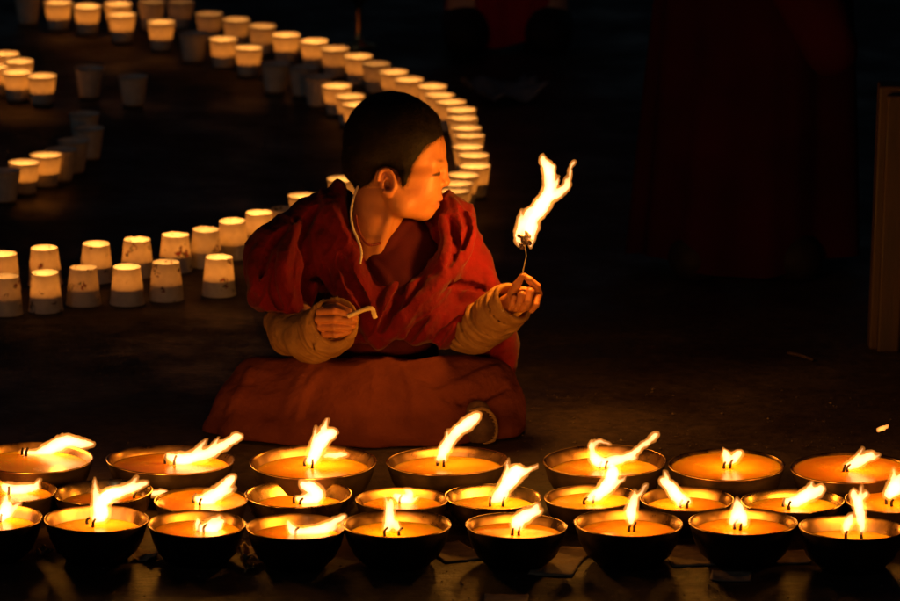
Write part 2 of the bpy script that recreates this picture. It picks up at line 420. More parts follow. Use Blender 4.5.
# ------------------------------------------------------------------ flames
def tongues(strands, rr):
    """adds the small licks that split off a flame's main strands"""
    outp = [list(x) for x in strands]
    for st in strands:
        if len(st) < 4: continue
        q = spline(st, 6); n = len(q)
        for _ in range(rr.integers(1, 3)):
            i = int(n * rr.uniform(.3, .85)); r = q[i, 2]
            if r < 2.2: continue
            t = q[min(i + 2, n - 1), :2] - q[max(i - 2, 0), :2]; t = t / (np.linalg.norm(t) + 1e-6)
            sgn = rr.choice([-1, 1]); nrm = np.array([-t[1], t[0]]) * sgn
            L = r * rr.uniform(1.3, 2.4); p0 = q[i, :2] + nrm * r * .35
            d = t * .85 + nrm * .5 + np.array([.15, -.25])
            p1 = p0 + d * L * .55; p2 = p1 + (d + np.array([0, -.3])) * L * .6
            outp.append([(p0[0], p0[1], r * .6), (p1[0], p1[1], r * .38), (p2[0], p2[1], .5)])
    return outp
def flame_mesh(strands, Y, seed, res_px=1.0, rs=1.0, ra=0.0, soft=1.0):
    """strands: lists of (u, v, radius) in the photo's pixels, standing in the upright plane of their wick at distance Y"""
    P = np.array([q for s in strands for q in s], float)
    m = 9
    f = Field((P[:, 0].min() - m - 6, P[:, 1].min() - m - 6, -16), (P[:, 0].max() + m + 6, P[:, 1].max() + m + 6, 16), res_px)
    rr = np.random.default_rng(seed)
    for s in tongues(strands, rr):
        q = spline(s, 4); q[:, 2] = np.maximum(q[:, 2], .5) * rs + ra
        dd = np.cumsum(rr.normal(0, .35, len(q)))
        f.chain([(a[0], a[1], b, a[2]) for a, b in zip(q, dd)], 2.2)
    V, Fc = f.mesh()
    V = V + np.stack([noise3(V * .16 + seed * 7.3), noise3(V * .16 + seed * 3.1 + 50), .6 * noise3(V * .16 + seed)], 1) * 1.8 * soft
    V = V + np.stack([noise3(V * .42 + seed * 5.3), noise3(V * .42 + seed * 2.1 + 90), 0 * V[:, 0]], 1) * 1.0 * soft
    base = on_y(P[:, 0].mean(), P[:, 1].mean(), Y); k = pxm(base)
    dep = np.dot(base - CAM, FW)
    dp = dep + V[:, 2] / k
    W = CAM + dp[:, None] * (FW + np.outer((V[:, 0] - CX) / F, RT) + np.outer((V[:, 1] - CY) / F, DN))
    return W, Fc
def add_flame(strands, Y, seed, parent, res=1.0):
    V, Fc = flame_mesh(strands, Y, seed, res, 1.04, 1.1, .8)
    o = mesh_obj('flame', V, Fc, M['flame'], parent)
    V2, F2 = flame_mesh(strands, Y, seed, res, .82, -.25, .6)
    mesh_obj('flame_core', V2, F2, M['flame_core'], o)
    return V

# ------------------------------------------------------------------ butter lamps
LAMPS = [  # u, v of the rim's centre, width, metal, wax level (0..1), rim height, wicks, flame strands, power, label
 (33, 458, 122, 'bronze', .80, .064, [(20, 453), (26, 456)], [[(22,454,3),(35,455,5),(50,449,6.5),(65,442,7),(80,443,5),(93,444,2)]], 1.1, 'wide back row butter lamp cut by the left photo edge, flame blown flat'),
 (170.5, 460, 129, 'bronze', .80, .064, [(165, 463), (174, 464)], [[(167,458,4),(180,460,7),(195,457,6.5),(212,452,5),(224,445,4.5),(235,438,4),(241,437,2)]], 1.2, 'wide butter lamp in the back row, left of the seated child, long low flame'),
 (313, 462, 126, 'bronze', .74, .064, [(305, 466), (312, 468)], [[(309,464,4),(312,460,6),(316,452,7),(322,440,8),(330,434,6),(334,432,3)],[(325,458,2.5),(337,455,3),(347,455,2)]], 1.2, 'wide butter lamp before the brown skirt\'s left half, with a short broad flame'),
 (447, 461, 122, 'bronze', .76, .064, [(438, 465), (444, 466)], [[(438,461,4),(443,452,5.5),(450,440,5),(460,429,5.5),(471,420,5.5),(477,416,4)],[(444,462,3.5),(444,452,4)]], 1.2, 'wide butter lamp before the shoe sole, its tall flame bending right over the rim'),
 (605, 461, 125, 'bronze', .70, .064, [(600, 468), (606, 469)], [[(604,465,7),(597,461,7),(592,453,3.5),(593,445,2),(600,441,1.6),(609,445,1.2)],[(606,465,7),(613,461,6),(630,456,4),(644,444,2.4),(656,435,2.6)]], 1.1, 'wide butter lamp right of the skirt, curling flame with a long orange tail'),
 (727, 465, 118, 'bronze', .93, .064, [(724, 468), (730, 468)], [[(726,465,4),(727,457,4.5),(724,451,2)],[(731,464,4),(735,458,4.5),(740,452,3)]], 1.0, 'brimful wide butter lamp in the back row with a small forked flame'),
 (850, 468, 121, 'bronze', .95, .064, [(843, 471), (848, 471)], [[(846,468,3),(852,465,4.5),(862,460,5),(872,455,4)]], 1.0, 'brimful wide butter lamp at the right end of the back row, stubby slanting flame'),
 (6, 491, 104, 'bronze', .78, .052, [(8, 494)], [[(4,490,6),(15,491,6.5),(28,488,5),(38,485,2)]], 1.0, 'middle row butter lamp cut by the left photo edge, flat pointed flame'),
 (103, 492, 99, 'brass', .62, .052, [(104, 500), (142, 498)], [[(103,498,4),(110,494,5.5),(119,491,4)],[(143,497,2),(151,494,2.4),(160,491.5,2.4),(168,492,1.2)]], .7, 'half empty brass butter lamp with bare inner wall, behind another lamp\'s long flame'),
 (201, 500, 95, 'bronze', .93, .050, [(194, 502), (200, 505)], [[(197,501,5),(206,501,7),(216,494,7),(225,487,6),(230,480,4.5),(233,477,2)]], 1.0, 'brimful middle row butter lamp left of the pale brass one, flame rising rightward'),
 (298.5, 494, 108, 'brass', .55, .052, [(294, 503), (300, 504)], [[(298,501,4),(308,500,6.5),(317,495,7),(311,488,7),(303,484,4)]], 1.0, 'pale polished brass butter lamp, low on butter, in front of the skirt'),
 (402, 499, 93, 'bronze', .70, .050, [(400, 503)], [[(396,498,5),(405,500,6.5),(410,494,4),(408,490,2)]], .9, 'middle row butter lamp between pale brass one and yellow glowing one, blocky flame'),
 (493, 497, 96, 'brass', .62, .050, [(490, 506), (503, 506)], [[(492,503,3.5),(499,496,6),(505,487,7),(512,478,8),(518,471,7),(523,473,3)],[(503,503,3.5),(503,495,5)]], 1.1, 'brass butter lamp with yellow glowing pool and tall flame, below the shoe sole'),
 (591, 497, 94, 'bronze', .74, .050, [(585, 504), (593, 503)], [[(587,501,4),(597,495,6.5),(606,487,7.5),(612,477,7.5),(613,469,6)],[(593,500,3.5),(598,495,5)]], 1.1, 'middle row butter lamp with an S shaped flame reaching the lamp behind'),
 (687, 499, 95, 'bronze', .66, .050, [(680, 507), (687, 508)], [[(688,504,4.5),(681,499,6.5),(673,490,6.5),(666,483,4.5),(662,480,2.5)],[(679,504,3)]*2], 1.0, 'middle row butter lamp whose flame alone leans to the left'),
 (792.5, 501, 105, 'brass', .72, .050, [(783, 506), (789, 509)], [[(787,504,5),(797,501,7),(808,495,7),(818,490,4.5),(823,489,2)]], 1.0, 'middle row butter lamp with a broad leaf shaped flame and amber pool'),
 (896, 500, 104, 'bronze', .85, .052, [(887, 504), (892, 506)], [[(888,498,5),(893,491,7.5),(897,483,6),(900,475,2)]], 1.0, 'middle row butter lamp cut by the right photo edge, upright ragged flame'),
 (-7, 518, 100, 'bronze', .70, .060, [(0, 522)], [[(0,521,6),(4,513,7.5),(7,507,6),(9,504,3)]], 1.0, 'front row butter lamp cut by the left photo edge, round bright flame'),
 (96.5, 519, 104, 'bronze', .66, .060, [(88, 524), (93, 527)], [[(96,521,6),(102,514,8.5),(100,504,8),(108,497,7.5),(120,492,6.5),(132,488,5),(146,483,2.5)]], 1.2, 'front row butter lamp with the longest flame, bent over sideways to the right'),
 (197, 524, 98, 'bronze', .74, .058, [(199, 531), (204, 532)], [[(198,522,3.5),(200,529,4.5),(208,528,6.5),(216,527,6),(222,521,3)]], .9, 'front row butter lamp with a small square flame, beside the crumpled foil'),
 (296, 527, 99, 'bronze', .70, .058, [(296, 534)], [[(288,524,2.5),(294,531,5),(308,532,5.5),(322,529,5.5),(334,523,4),(345,516,2)]], 1.0, 'front row butter lamp with a flat flame lying along its rim, under pale brass bowl'),
 (397, 524, 110, 'bronze', .70, .060, [(385, 536), (399, 535)], [[(386,532,3.5),(390,521,5),(390,509,4),(391,500,2)],[(398,532,3),(394,523,4)]], 1.1, 'front row butter lamp with slender upright flame and two spread wicks'),
 (516, 526, 101, 'bronze', .74, .058, [(512, 535), (519, 535)], [[(513,530,3.5),(517,522,6),(526,516,6.5),(534,511,4.5),(538,506,2)],[(519,530,4),(520,522,5.5)]], 1.0, 'front row butter lamp with a flag shaped flame, right of the wide floor gap'),
 (628.5, 523, 110, 'bronze', .72, .060, [(629, 531), (634, 531)], [[(631,525,4),(631,515,5.5),(632,506,5),(636,498,2.5),(641,492,1.4),(646,484,1)]], 1.0, 'front row butter lamp with a thin candle like flame and pale wax ring'),
 (743, 522, 108, 'bronze', .74, .060, [(735, 529), (740, 530)], [[(732,525,4.5),(736,517,6.5),(739,508,4.5),(737,502,2)],[(744,526,5),(742,517,6.5),(740,510,4)]], 1.0, 'front row butter lamp with a tooth shaped flame, above the printed paper slip'),
 (852, 528, 106, 'bronze', .62, .060, [(846, 538), (862, 538)], [[(846,533,3.5),(848,524,5),(851,516,2)],[(862,533,4),(861,517,5),(858,503,5.5),(853,493,4)],[(859,504,4),(867,492,2)]], 1.1, 'deep front row butter lamp at the right end with two separate flames'),
]
PW_LAMP = 0.36
BUT = {0: 'butter_yellow', 12: 'butter_yellow', 13: 'butter_yellow', 2: 'butter_amber', 5: 'butter_amber', 21: 'butter_yellow', 18: 'butter_amber', 3: 'butter_amber', 25: 'butter_amber', 4: 'butter_amber', 15: 'butter_amber', 17: 'butter_yellow'}
def bowl_profile(R, h):
    t = .0016
    return [(0, .0), (R*.55, .0), (R*.62, .003), (R*.78, h*.25), (R*.90, h*.55), (R*.965, h*.85), (R*.985, h*.96), (R*1.0, h*.99), (R*1.0, h*1.01), (R*.985, h*1.02),
            (R*.966, h*1.005), (R*.945, h*.95), (R*.92-t, h*.85), (R*.86-t, h*.55), (R*.73-t, h*.25), (R*.58-t, .0055), (0, .0045)]
for i, (u, v, wd, me_, lvl, h, wicks, strands, pw, label) in enumerate(LAMPS):
    c = on_z(u, v, h); R = wd / pxm(c) / 2
    V, Fc = lathe(bowl_profile(R, h), 72, .010, i)
    # hand beaten rim, slightly out of level
    rr = np.random.default_rng(100 + i); tx, ty = rr.normal(0, .012, 2)
    V[:, 2] += (V[:, 0] * tx + V[:, 1] * ty) * np.clip(V[:, 2] / h, 0, 1)
    base = np.array([c[0], c[1], 0.0])
    root = mesh_obj('butter_lamp', V + base, Fc, M[me_], origin=base)
    if me_ == 'bronze':
        root.data.materials.append(M['soot_shade'])
        for pi, pf in enumerate(root.data.polygons):
            if pi < 7 * 72 : pf.material_index = 1
    tag(root, label, 'butter lamp', 'butter lamps burning in three rows before the child')
    zw = .006 + (h - .006) * lvl
    # inner radius at the wax level
    pr = bowl_profile(R, h)[10:]
    rz = sorted([(z, r) for r, z in pr]); rw = np.interp(zw, [z for z, r in rz], [r for z, r in rz]) + .0008
    prof = [(rw, zw - .004), (rw, zw + .0012), (rw * .97, zw + .0004), (rw * .85, zw), (rw * .6, zw - .0003), (rw * .3, zw - .0006), (0.0003, zw - .0008)]
    V, Fc = lathe(prof, 64, .010, i)
    V[:, 2] += (V[:, 0] * tx + V[:, 1] * ty) * .8
    mesh_obj('butter', V + base, Fc, M[BUT.get(i, 'butter_orange')], root)
    for (wu, wv) in wicks:
        q = on_z(wu, wv, zw); k = pxm(q); L = rr.uniform(.009, .014)
        # keep the wick inside the pool
        dv = q[:2] - base[:2]; dl = np.linalg.norm(dv)
        if dl > rw * .8: q[:2] = base[:2] + dv * rw * .8 / dl
        pts = [q + (0, 0, -.004), q + (rr.normal(0, .0008), 0, L * .5), q + (.003 + rr.normal(0, .001), rr.normal(0, .001), L)]
        V, Fc = sweep(spline(pts, 4), np.linspace(.0025, .0016, 9), 8)
        V += RNG.normal(0, .0002, V.shape)
        mesh_obj('wick', V, Fc, M['wick'], root)
    qs = [on_z(a, b_, zw) for a, b_ in wicks]; Yw = float(np.mean([q[1] for q in qs]))
    strands = [[(a, b_ - (2.2 if j == 0 else 0), r_ * (.72 if j == 0 else .95)) for j, (a, b_, r_) in enumerate(st)] for st in strands]
    groups = []                                   # strands that do not touch burn as flames of their own
    for st in strands:
        q = spline(st, 6); hit = [g_ for g_ in groups if any(np.hypot(a[0]-b2[0], a[1]-b2[1]) < a[2]+b2[2]+1.5 for s2 in g_ for a in q for b2 in spline(s2, 6))]
        for g_ in hit: groups.remove(g_)
        groups.append([st] + [x for g_ in hit for x in g_])
    groups.sort(key=lambda g_: -sum(len(x) for x in g_))
    V = add_flame(groups[0], Yw + .005, i + 1, root)
    for j, g_ in enumerate(groups[1:]): add_flame(g_, Yw + .005, i + 31 + j, root)
    ctr = np.average(V, axis=0); ctr[2] = max(ctr[2] + .010, zw + .040)
    point_light('flame_light', ctr, PW_LAMP * pw, FLAME_COL, .013, root)

# ------------------------------------------------------------------ paper cup lamps
ORD = ['first','second','third','fourth','fifth','sixth','seventh','eighth','ninth','tenth','eleventh','twelfth','thirteenth','fourteenth','fifteenth','sixteenth','seventeenth','eighteenth','nineteenth','twentieth','twenty-first','twenty-second','twenty-third','twenty-fourth','twenty-fifth','twenty-sixth','twenty-seventh','twenty-eighth','twenty-ninth','thirtieth','thirty-first','thirty-second']
PW_CUP = 0.18
def cup_meshes(inv):
    if inv:
        H = .066; prof = [(.0307, .0), (.0312, .0012), (.0305, .0024), (.0300, .004)] + [(.0300 - .0068 * k / 8, .004 + (H - .004) * k / 8) for k in range(1, 9)]
        wax = [(.0003, .002), (.0275, .002), (.0262, .028), (.0240, .0285), (.0003, .0270)]
    else:
        H = .061; prof = [(.0003, .003), (.0195, .003), (.0205, .0)] + [(.0205 + .0088 * k / 8, H * k / 8 * .98) for k in range(1, 9)] + [(.0300, H * .985), (.0308, H * .995), (.0305, H * 1.01), (.0296, H)]
        wax = [(.0003, .004), (.0198, .004), (.0238, .027), (.0003, .0265)]
    return H, lathe(prof, 40), lathe(wax, 32)
PROTO = {k: cup_meshes(k) for k in (False, True)}
CUPSHAPE = {}
for k in (False, True):
    for j in range(4):
        V, Fc = PROTO[k][1]; V = V.copy(); H = PROTO[k][0]
        a = np.arctan2(V[:, 1], V[:, 0]); rr = np.random.default_rng(40 + j)
        dent = 1 + .012 * np.sin(2 * a + rr.uniform(0, 6)) + .010 * np.sin(3 * a + rr.uniform(0, 6)) * V[:, 2] / H
        V[:, 0] *= dent; V[:, 1] *= dent
        if k: V[:, 2] += np.where(V[:, 2] > H * .95, 0.0007 * noise3(np.stack([np.cos(a) * 3 + j * 9, np.sin(a) * 3, a * 0], 1)), 0)
        V[:, 2] *= 1 + rr.normal(0, .02)
        CUPSHAPE[(k, j)] = (V, Fc)
CUPS = {}
def make_cup(u, v, power, inv, label, group, idx):
    H = PROTO[inv][0]; c = on_z(u, v, H); base = np.array([c[0], c[1], 0])
    key = (inv, idx % 4)
    if key not in CUPS:
        V, Fc = CUPSHAPE[key]; r = mesh_obj('paper_cup_lamp', V + base, Fc, M['printed_paper' if inv else 'paper'], origin=base)
        W, Wf = PROTO[inv][2]; x = mesh_obj('wax', W + base, Wf, M['cup_wax'], r, origin=base)
        CUPS[key] = (r, x)
    else:
        r = CUPS[key][0].copy(); COL.objects.link(r); r.location = base
        x = CUPS[key][1].copy(); COL.objects.link(x); x.parent = r; x.location = (0, 0, 0)
    r.rotation_euler = (random.gauss(0, .012), random.gauss(0, .012), random.uniform(0, 6.28))
    tag(r, label, 'paper cup lamp', group)
    if power > .03:
        point_light('cup_flame', base + (0, 0, .043 if inv else .041), PW_CUP * power, CUP_COL, .006, r)
    return r
def state(pw): return 'brightly glowing' if pw > .75 else 'softly glowing' if pw > .3 else 'faintly glowing' if pw > .04 else 'unlit grey'
outer = [(28,-4,0),(58,2,1),(87,6,1),(118,3,.9),(122,14,1),(151,1,.10),(161,22,.9),(180,1,.06),(209,13,.18),(236,19,.45),(262,26,.45),(286,34,1),(314,40,1),(335,48,.55),(358,56,.85),(376,63,.3),(394,71,.8),(409,79,.7),(432,86,.9),(439,94,.8),(451,101,.85),(461,109,.9),(462,118,.9),(466,127,.8),(469,135,.9),(468,146,.9),(473,155,.9),(475,165,1)]
for i, (u, v, pw) in enumerate(outer):
    make_cup(u, v, pw, False, '%s upright paper cup, %s along the outer arc from the top left' % (state(pw), ORD[i]), 'paper cups along the outer arc', i)
inner = [(193,33,0),(223,39,.9),(248,47,.9),(275,63,0),(303,67,0),(318,77,0),(337,85,.95),(350,95,.8),(357,104,1)]
for i, (u, v, pw) in enumerate(inner):
    make_cup(u, v, pw, False, '%s upright paper cup, %s along the inner arc left of the head' % (state(pw), ORD[i]), 'paper cups along the inner arc', i + 1)
for i, (u, v, pw, l) in enumerate([(463,174,.9,'glowing upright cup nearest the child\'s nose, end of the inner arc'),(457,183,.8,'glowing upright cup half behind the nose, second at the inner arc\'s end'),(454,191,.7,'glowing upright cup mostly behind the child\'s lips and red shawl'),(304,195,.9,'glowing cup just peeking above the child\'s left-hand red shoulder'),(343,178,.8,'glowing cup rim peeking behind the nape of the child')]):
    make_cup(u, v, pw, False, l, 'paper cups close behind the child', i)
for i, (u, v, pw, l) in enumerate([(5,53,1,'rearmost glowing cup of the cluster at the left photo edge'),(-6,66,1,'glowing cup of the left edge cluster that the photo edge cuts'),(19,61,1,'glowing cup in the middle of the left edge cluster'),(17,71,1,'front left glowing cup of the left edge cluster'),(42,75,.9,'glowing cup standing rightmost in the left edge cluster')]):
    make_cup(u, v, pw, False, l, 'cluster of glowing cups at the left edge', i)
for i, (u, v, pw, l) in enumerate([(89,68,0,'unlit pale cup standing right of the left edge cluster'),(133,76,0,'unlit cup standing alone on dark floor, rightmost of the unlit left cups'),(84,113,0,'tallest looking unlit cup behind the short row of unlit cups'),(89,128,0,'unlit cup right in front of another unlit cup, nearest the open dark floor'),(73,141,0,'unlit cup second right of the paired glowing cups'),(61,149,0,'unlit cup touching the right one of the paired glowing cups'),(5,170,0,'unlit cup at the left edge beside the paired glowing cups'),(24,162,1,'left one of the two paired glowing cups above the upturned rows'),(46,155,1,'right one of the two paired glowing cups above the upturned rows')]):
    make_cup(u, v, pw, False, l, 'loose cups on the dark floor at left', i + 2)
back = [(3,253,.8),(45,247.5,.9),(96,244,.9),(137,239,.9),(175,234,1),(205,229,.6),(233,221,.9),(259,212,1),(284,208,.0)]
for i, (u, v, pw) in enumerate(back):
    make_cup(u, v, pw, True, '%s upturned printed cup, %s from the left in the rear upturned row' % (state(pw), ORD[i]), 'upturned cups in the rear row', i)
front = [(5,276,.25),(45.5,273,.85),(83,267,.35),(127,266,.8),(166,262,.45),(218.5,257.5,1)]
for i, (u, v, pw) in enumerate(front):
    make_cup(u, v, pw, True, '%s upturned printed cup, %s from the left in the front upturned row' % (state(pw), ORD[i]), 'upturned cups in the front row', i + 1)

# ------------------------------------------------------------------ the child
def poly_sd(U, Vv, poly):
    P = np.array(poly, float); d = np.full(np.broadcast(U, Vv).shape, 1e9); ins = np.zeros(d.shape, bool)
    n = len(P)
    for i in range(n):
        a, b = P[i], P[(i + 1) % n]; e = b - a
        t = np.clip(((U - a[0]) * e[0] + (Vv - a[1]) * e[1]) / (e @ e), 0, 1)
        d = np.minimum(d, (U - a[0] - t * e[0])**2 + (Vv - a[1] - t * e[1])**2)
        c = ((a[1] <= Vv) & (b[1] > Vv)) | ((b[1] <= Vv) & (a[1] > Vv))
        with np.errstate(divide='ignore', invalid='ignore'):
            xx = a[0] + (Vv - a[1]) / (b[1] - a[1] + 1e-12) * e[0]
        ins ^= c & (U < xx)
    d = np.sqrt(d); return np.where(ins, -d, d)

HD = -18.0        # depth of the head's mid plane
def build_head():
    f = Field((338, 86, HD - 56), (458, 262, HD + 56), .75)
    h = HD
    f.ell((392, 139, h), (45.5, 45, 42), 0)                      # cranium
    f.ell((416, 150, h), (30, 34, 35), 18)                       # forehead
    f.ell((411, 178, h), (30, 37, 34), 16)                       # face mass
    f.ell((364, 160, h), (20, 25, 28), 18)                       # occiput
    for s in (-1, 1):
        f.chain([(391, 189, h + s*30, 10), (402, 204, h + s*25, 9.5), (420, 210, h + s*9, 8)], 14)   # jaw
        f.ell((421, 187, h + s*21), (15, 15, 13), 12)            # cheek
        f.cap((440, 163, h + s*7), (432, 162, h + s*25), 4, 4.5, 8)   # brow
        f.cap((429, 176, h + s*28), (405, 178, h + s*36), 4, 4, 10)   # cheekbone
        f.ell((443.2, 172.4, h + s*15.5), (6.5, 5.6, 10), 5, 'cut'); f.cap((440.5, 170.0, h + s*12), (432.5, 170.6, h + s*26), .5, .5, 1.2, 'cut')     # socket
        f.ell((434.3, 173.2, h + s*16.5), (6.4, 5.6, 8.2), 2.0)    # lidded eye
        f.cap((441.0, 173.6, h + s*13), (432.8, 175.4, h + s*25.5), 1.1, .8, .7, 'cut')  # lid slit
    f.cap((443.4, 166, h), (445.2, 181.2, h), 3.4, 4.2, 6)       # nose
    f.ell((445.0, 182, h), (4.6, 3.9, 4.6), 3)
    for s in (-1, 1):
        f.ell((440.3, 183.6, h + s*6.4), (4.6, 3.9, 3.4), 1.6); f.cap((436.2, 182, h + s*11), (434.5, 190, h + s*14.5), 1.5, 1.2, 3, 'cut')
        f.ell((441.5, 186.9, h + s*3.2), (1.6, 1.2, 1.4), 1, 'cut')
    f.ell((431.5, 196, h), (9.5, 11, 17), 8)                     # muzzle
    f.chain([(433, 200.5, h - 12, 1.6), (439.2, 198.2, h - 4, 2.7), (439.2, 198.2, h + 4, 2.7), (433, 200.5, h + 12, 1.6)], 3)
    f.chain([(431.5, 203.0, h - 11, 1.6), (435.8, 205.0, h - 3.5, 3.0), (435.8, 205.0, h + 3.5, 3.0), (431.5, 203.0, h + 11, 1.6)], 2.5)
    f.chain([(430, 201.6, h - 15, .8), (440.6, 201.6, h - 4, .9), (440.6, 201.6, h + 4, .9), (430, 201.6, h + 15, .8)], 1.4, 'cut')
    f.ell((425, 210.0, h), (8.5, 8.3, 11), 8)                    # chin
    f.chain([(379, 196, h + 3, 24), (376, 222, h + 5, 22.5), (371, 262, h + 10, 26)], 10)   # neck
    f.cap((396, 199, h - 22), (379, 250, h - 14), 3.0, 3.4, 8)   # neck cord
    for s in (-1, 1):                                            # ear
        e = h + s * 37.5
        th = math.radians(-12); c, sn = math.cos(th), math.sin(th)
        R = [[c, sn, 0], [-sn, c, 0], [0, 0, 1]]
        f.ell((386.5, 182, e), (8.2, 12.6, 4.2), 3, 'add', R)
        n = 15
        ring = []
        for q in range(n):
            a = math.radians(-165 + 290 * q / (n - 1))
            x, y = 8.2 * math.cos(a), 12.0 * math.sin(a)
            ring.append((386.2 + c * x - sn * y, 181.2 + sn * x + c * y, e + s * (3.6 - .02 * q), 1.9))
        f.chain(ring, 1.2)
        f.ell((387.5, 184.5, e + s * 4.4), (4.0, 5.2, 4.6), 1.5, 'cut')
        f.cap((385, 175, e + s * 4.6), (382.5, 181, e + s * 4.4), 1.6, 1.5, 1.2, 'cut')
        f.cap((393.6, 181, e + s * 2), (394, 186, e + s * 2), 2.2, 2.2, 2)   # tragus
        f.ell((388.5, 193.6, e + s * 1.5), (4, 4.2, 2.8), 2)     # lobe
    return f
HAIRLINE = [(460,131),(447,134),(438,138),(429,144.5),(420,153),(413.5,163),(410,173),(406.5,183),(402.5,186.5),(400,179),(397,170.5),(391,166.5),(383,166.5),(377,170),(374.5,178),(369,184),(360,187.5),(349,187),(330,186),(330,60),(460,60)]
hf = build_head()
V, Fc = hf.mesh()
def skin_tint(V):
    c = np.tile(np.array([.50, .215, .075]), (len(V), 1))
    def blend(mask, col):
        nonlocal c
        m_ = np.clip(mask, 0, 1)[:, None]; c = c * (1 - m_) + np.array(col) * m_
    u, v, d = V[:, 0], V[:, 1], V[:, 2]; a = np.abs(d - HD)
    blend(.45 * np.exp(-(((u-424)/14)**2 + ((v-190)/11)**2)), (.56, .22, .13))
    lip = np.exp(-((np.abs(u - 437.5) / 5)**4 + ((v - 201.8) / 5.2)**4 + (a / 12)**4)); blend(lip * .75, (.42, .12, .09))
    blend(.9 * np.exp(-(((v - 201.6) / .9)**2 + (a / 14)**4)) * (u > 427), (.15, .04, .035))  # shade of the mouth groove painted in
    brow_v = 160.5 + ((u - 437) * .10); blend(.85 * np.exp(-(((v - brow_v) / 1.8)**2 + ((u - 437) / 6.5)**4 + ((a - 17) / 12)**4)) * (u > 420), (.05, .03, .025))
    blend(.95 * np.exp(-(((v - (174.4 - .22 * (u - 437))) / np.clip(1.0 + .17 * (u - 432), .8, 2.2))**4 + ((u - 436.8) / 4.9)**6)) * (a > 9), (.02, .012, .010))
    blend(.35 * np.exp(-(((v - 169.5) / 1.0)**2 + ((a - 19) / 7)**4)) * (u > 430), (.28, .12, .07))  # lid crease shade, in colour
    blend(.6 * np.exp(-(((u - 386) / 9)**4 + ((v - 181) / 13)**4)) * (a > 36), (.52, .20, .12))
    blend(.8 * np.exp(-(((u - 387.5) / 3.4)**4 + ((v - 185) / 4.6)**4)) * (a > 32), (.10, .03, .025))  # shade inside the ear hollow painted into the tint
    hp = poly_sd(u, v, HAIRLINE) + .8 * noise3(V * .7); blend(.8 * np.exp(-np.maximum(hp, 0) / 1.5) * (((u - 386) / 12)**2 + ((v - 182) / 16)**2 > 1), (.06, .035, .022))
    blend(.22 * np.clip(noise3(V * .13 + 4) + .1, 0, 1), (.50, .15, .05)); blend(.15 * np.clip(noise3(V * .33 + 8), 0, 1), (.40, .16, .06))
    return c
tint_head = skin_tint(V)
parts_v = [B(V[:, 0], V[:, 1], V[:, 2])]; parts_f = [Fc]; parts_c = [tint_head]

# hidden trunk, arms and crossed legs under the clothes (coarse)
f = Field((215, 190, -110), (540, 460, 130), 4.0)
f.chain([(372, 250, -4, 24), (378, 300, 25, 38), (372, 385, 62, 46)], 20)
f.chain([(330, 232, 10, 16), (286, 295, -6, 11), (318, 330, -78, 10)], 12)
f.chain([(425, 240, 16, 14), (466, 325, -12, 11), (508, 305, -68, 9)], 12)
f.chain([(345, 392, 55, 34), (262, 402, -15, 22), (400, 428, -62, 15)], 12)
f.chain([(405, 392, 55, 34), (488, 402, -15, 22), (350, 428, -58, 15)], 12)
V, Fc = f.mesh(); parts_v.append(B(V[:, 0], V[:, 1], V[:, 2])); parts_f.append(Fc); parts_c.append(np.tile([.54, .285, .165], (len(V), 1)))

def hand_tint(V):
    c = np.tile(np.array([.52, .205, .07]), (len(V), 1)); n = noise3(V * .25)[:, None]
    return c * (1 + .12 * n)
# hand on the left of the picture: fist round a cotton wick, fingers lying across
f = Field((303, 292, -150), (366, 350, -70), .75)
f.chain([(312, 330, -78, 11), (322, 324, -96, 11)], 6)
f.ell((332, 322, -104), (14, 13, 10), 6)                           # palm and back of the hand
fing = [((320, 312.0, -118), (334, 311.5, -128), (350, 315.5, -124), (355, 317.5, -115), 4.0, 3.3),
        ((319, 319.5, -119), (335, 319.5, -131), (351, 321.5, -126), (354.5, 322, -115), 4.2, 3.6),
        ((321, 327.0, -117), (335, 327.5, -129), (350, 327.5, -124), (352.5, 326.5, -114), 4.1, 3.4),
        ((325, 334.0, -113), (336, 334.5, -124), (347, 332.5, -121), (349, 331.0, -113), 3.7, 3.0)]
for a, b_, c, e, r0, r1 in fing:
    f.cap((a[0] + 4, a[1], a[2] + 12), a, r0 + 1.6, r0 + .3, 2.0)
    f.cap(a, b_, r0, r0 - .1, .9); f.cap(b_, c, r0 - .1, r1, .9); f.cap(c, e, r1, r1 - .4, .9)
f.chain([(325, 309.5, -104, 5.2), (337, 307.6, -116, 4.6), (349, 311.5, -124, 3.4)], 1.4)   # thumb along the top, closing on the wick
V, Fc = f.mesh(); parts_v.append(B(V[:, 0], V[:, 1], V[:, 2])); parts_f.append(Fc); parts_c.append(hand_tint(V))
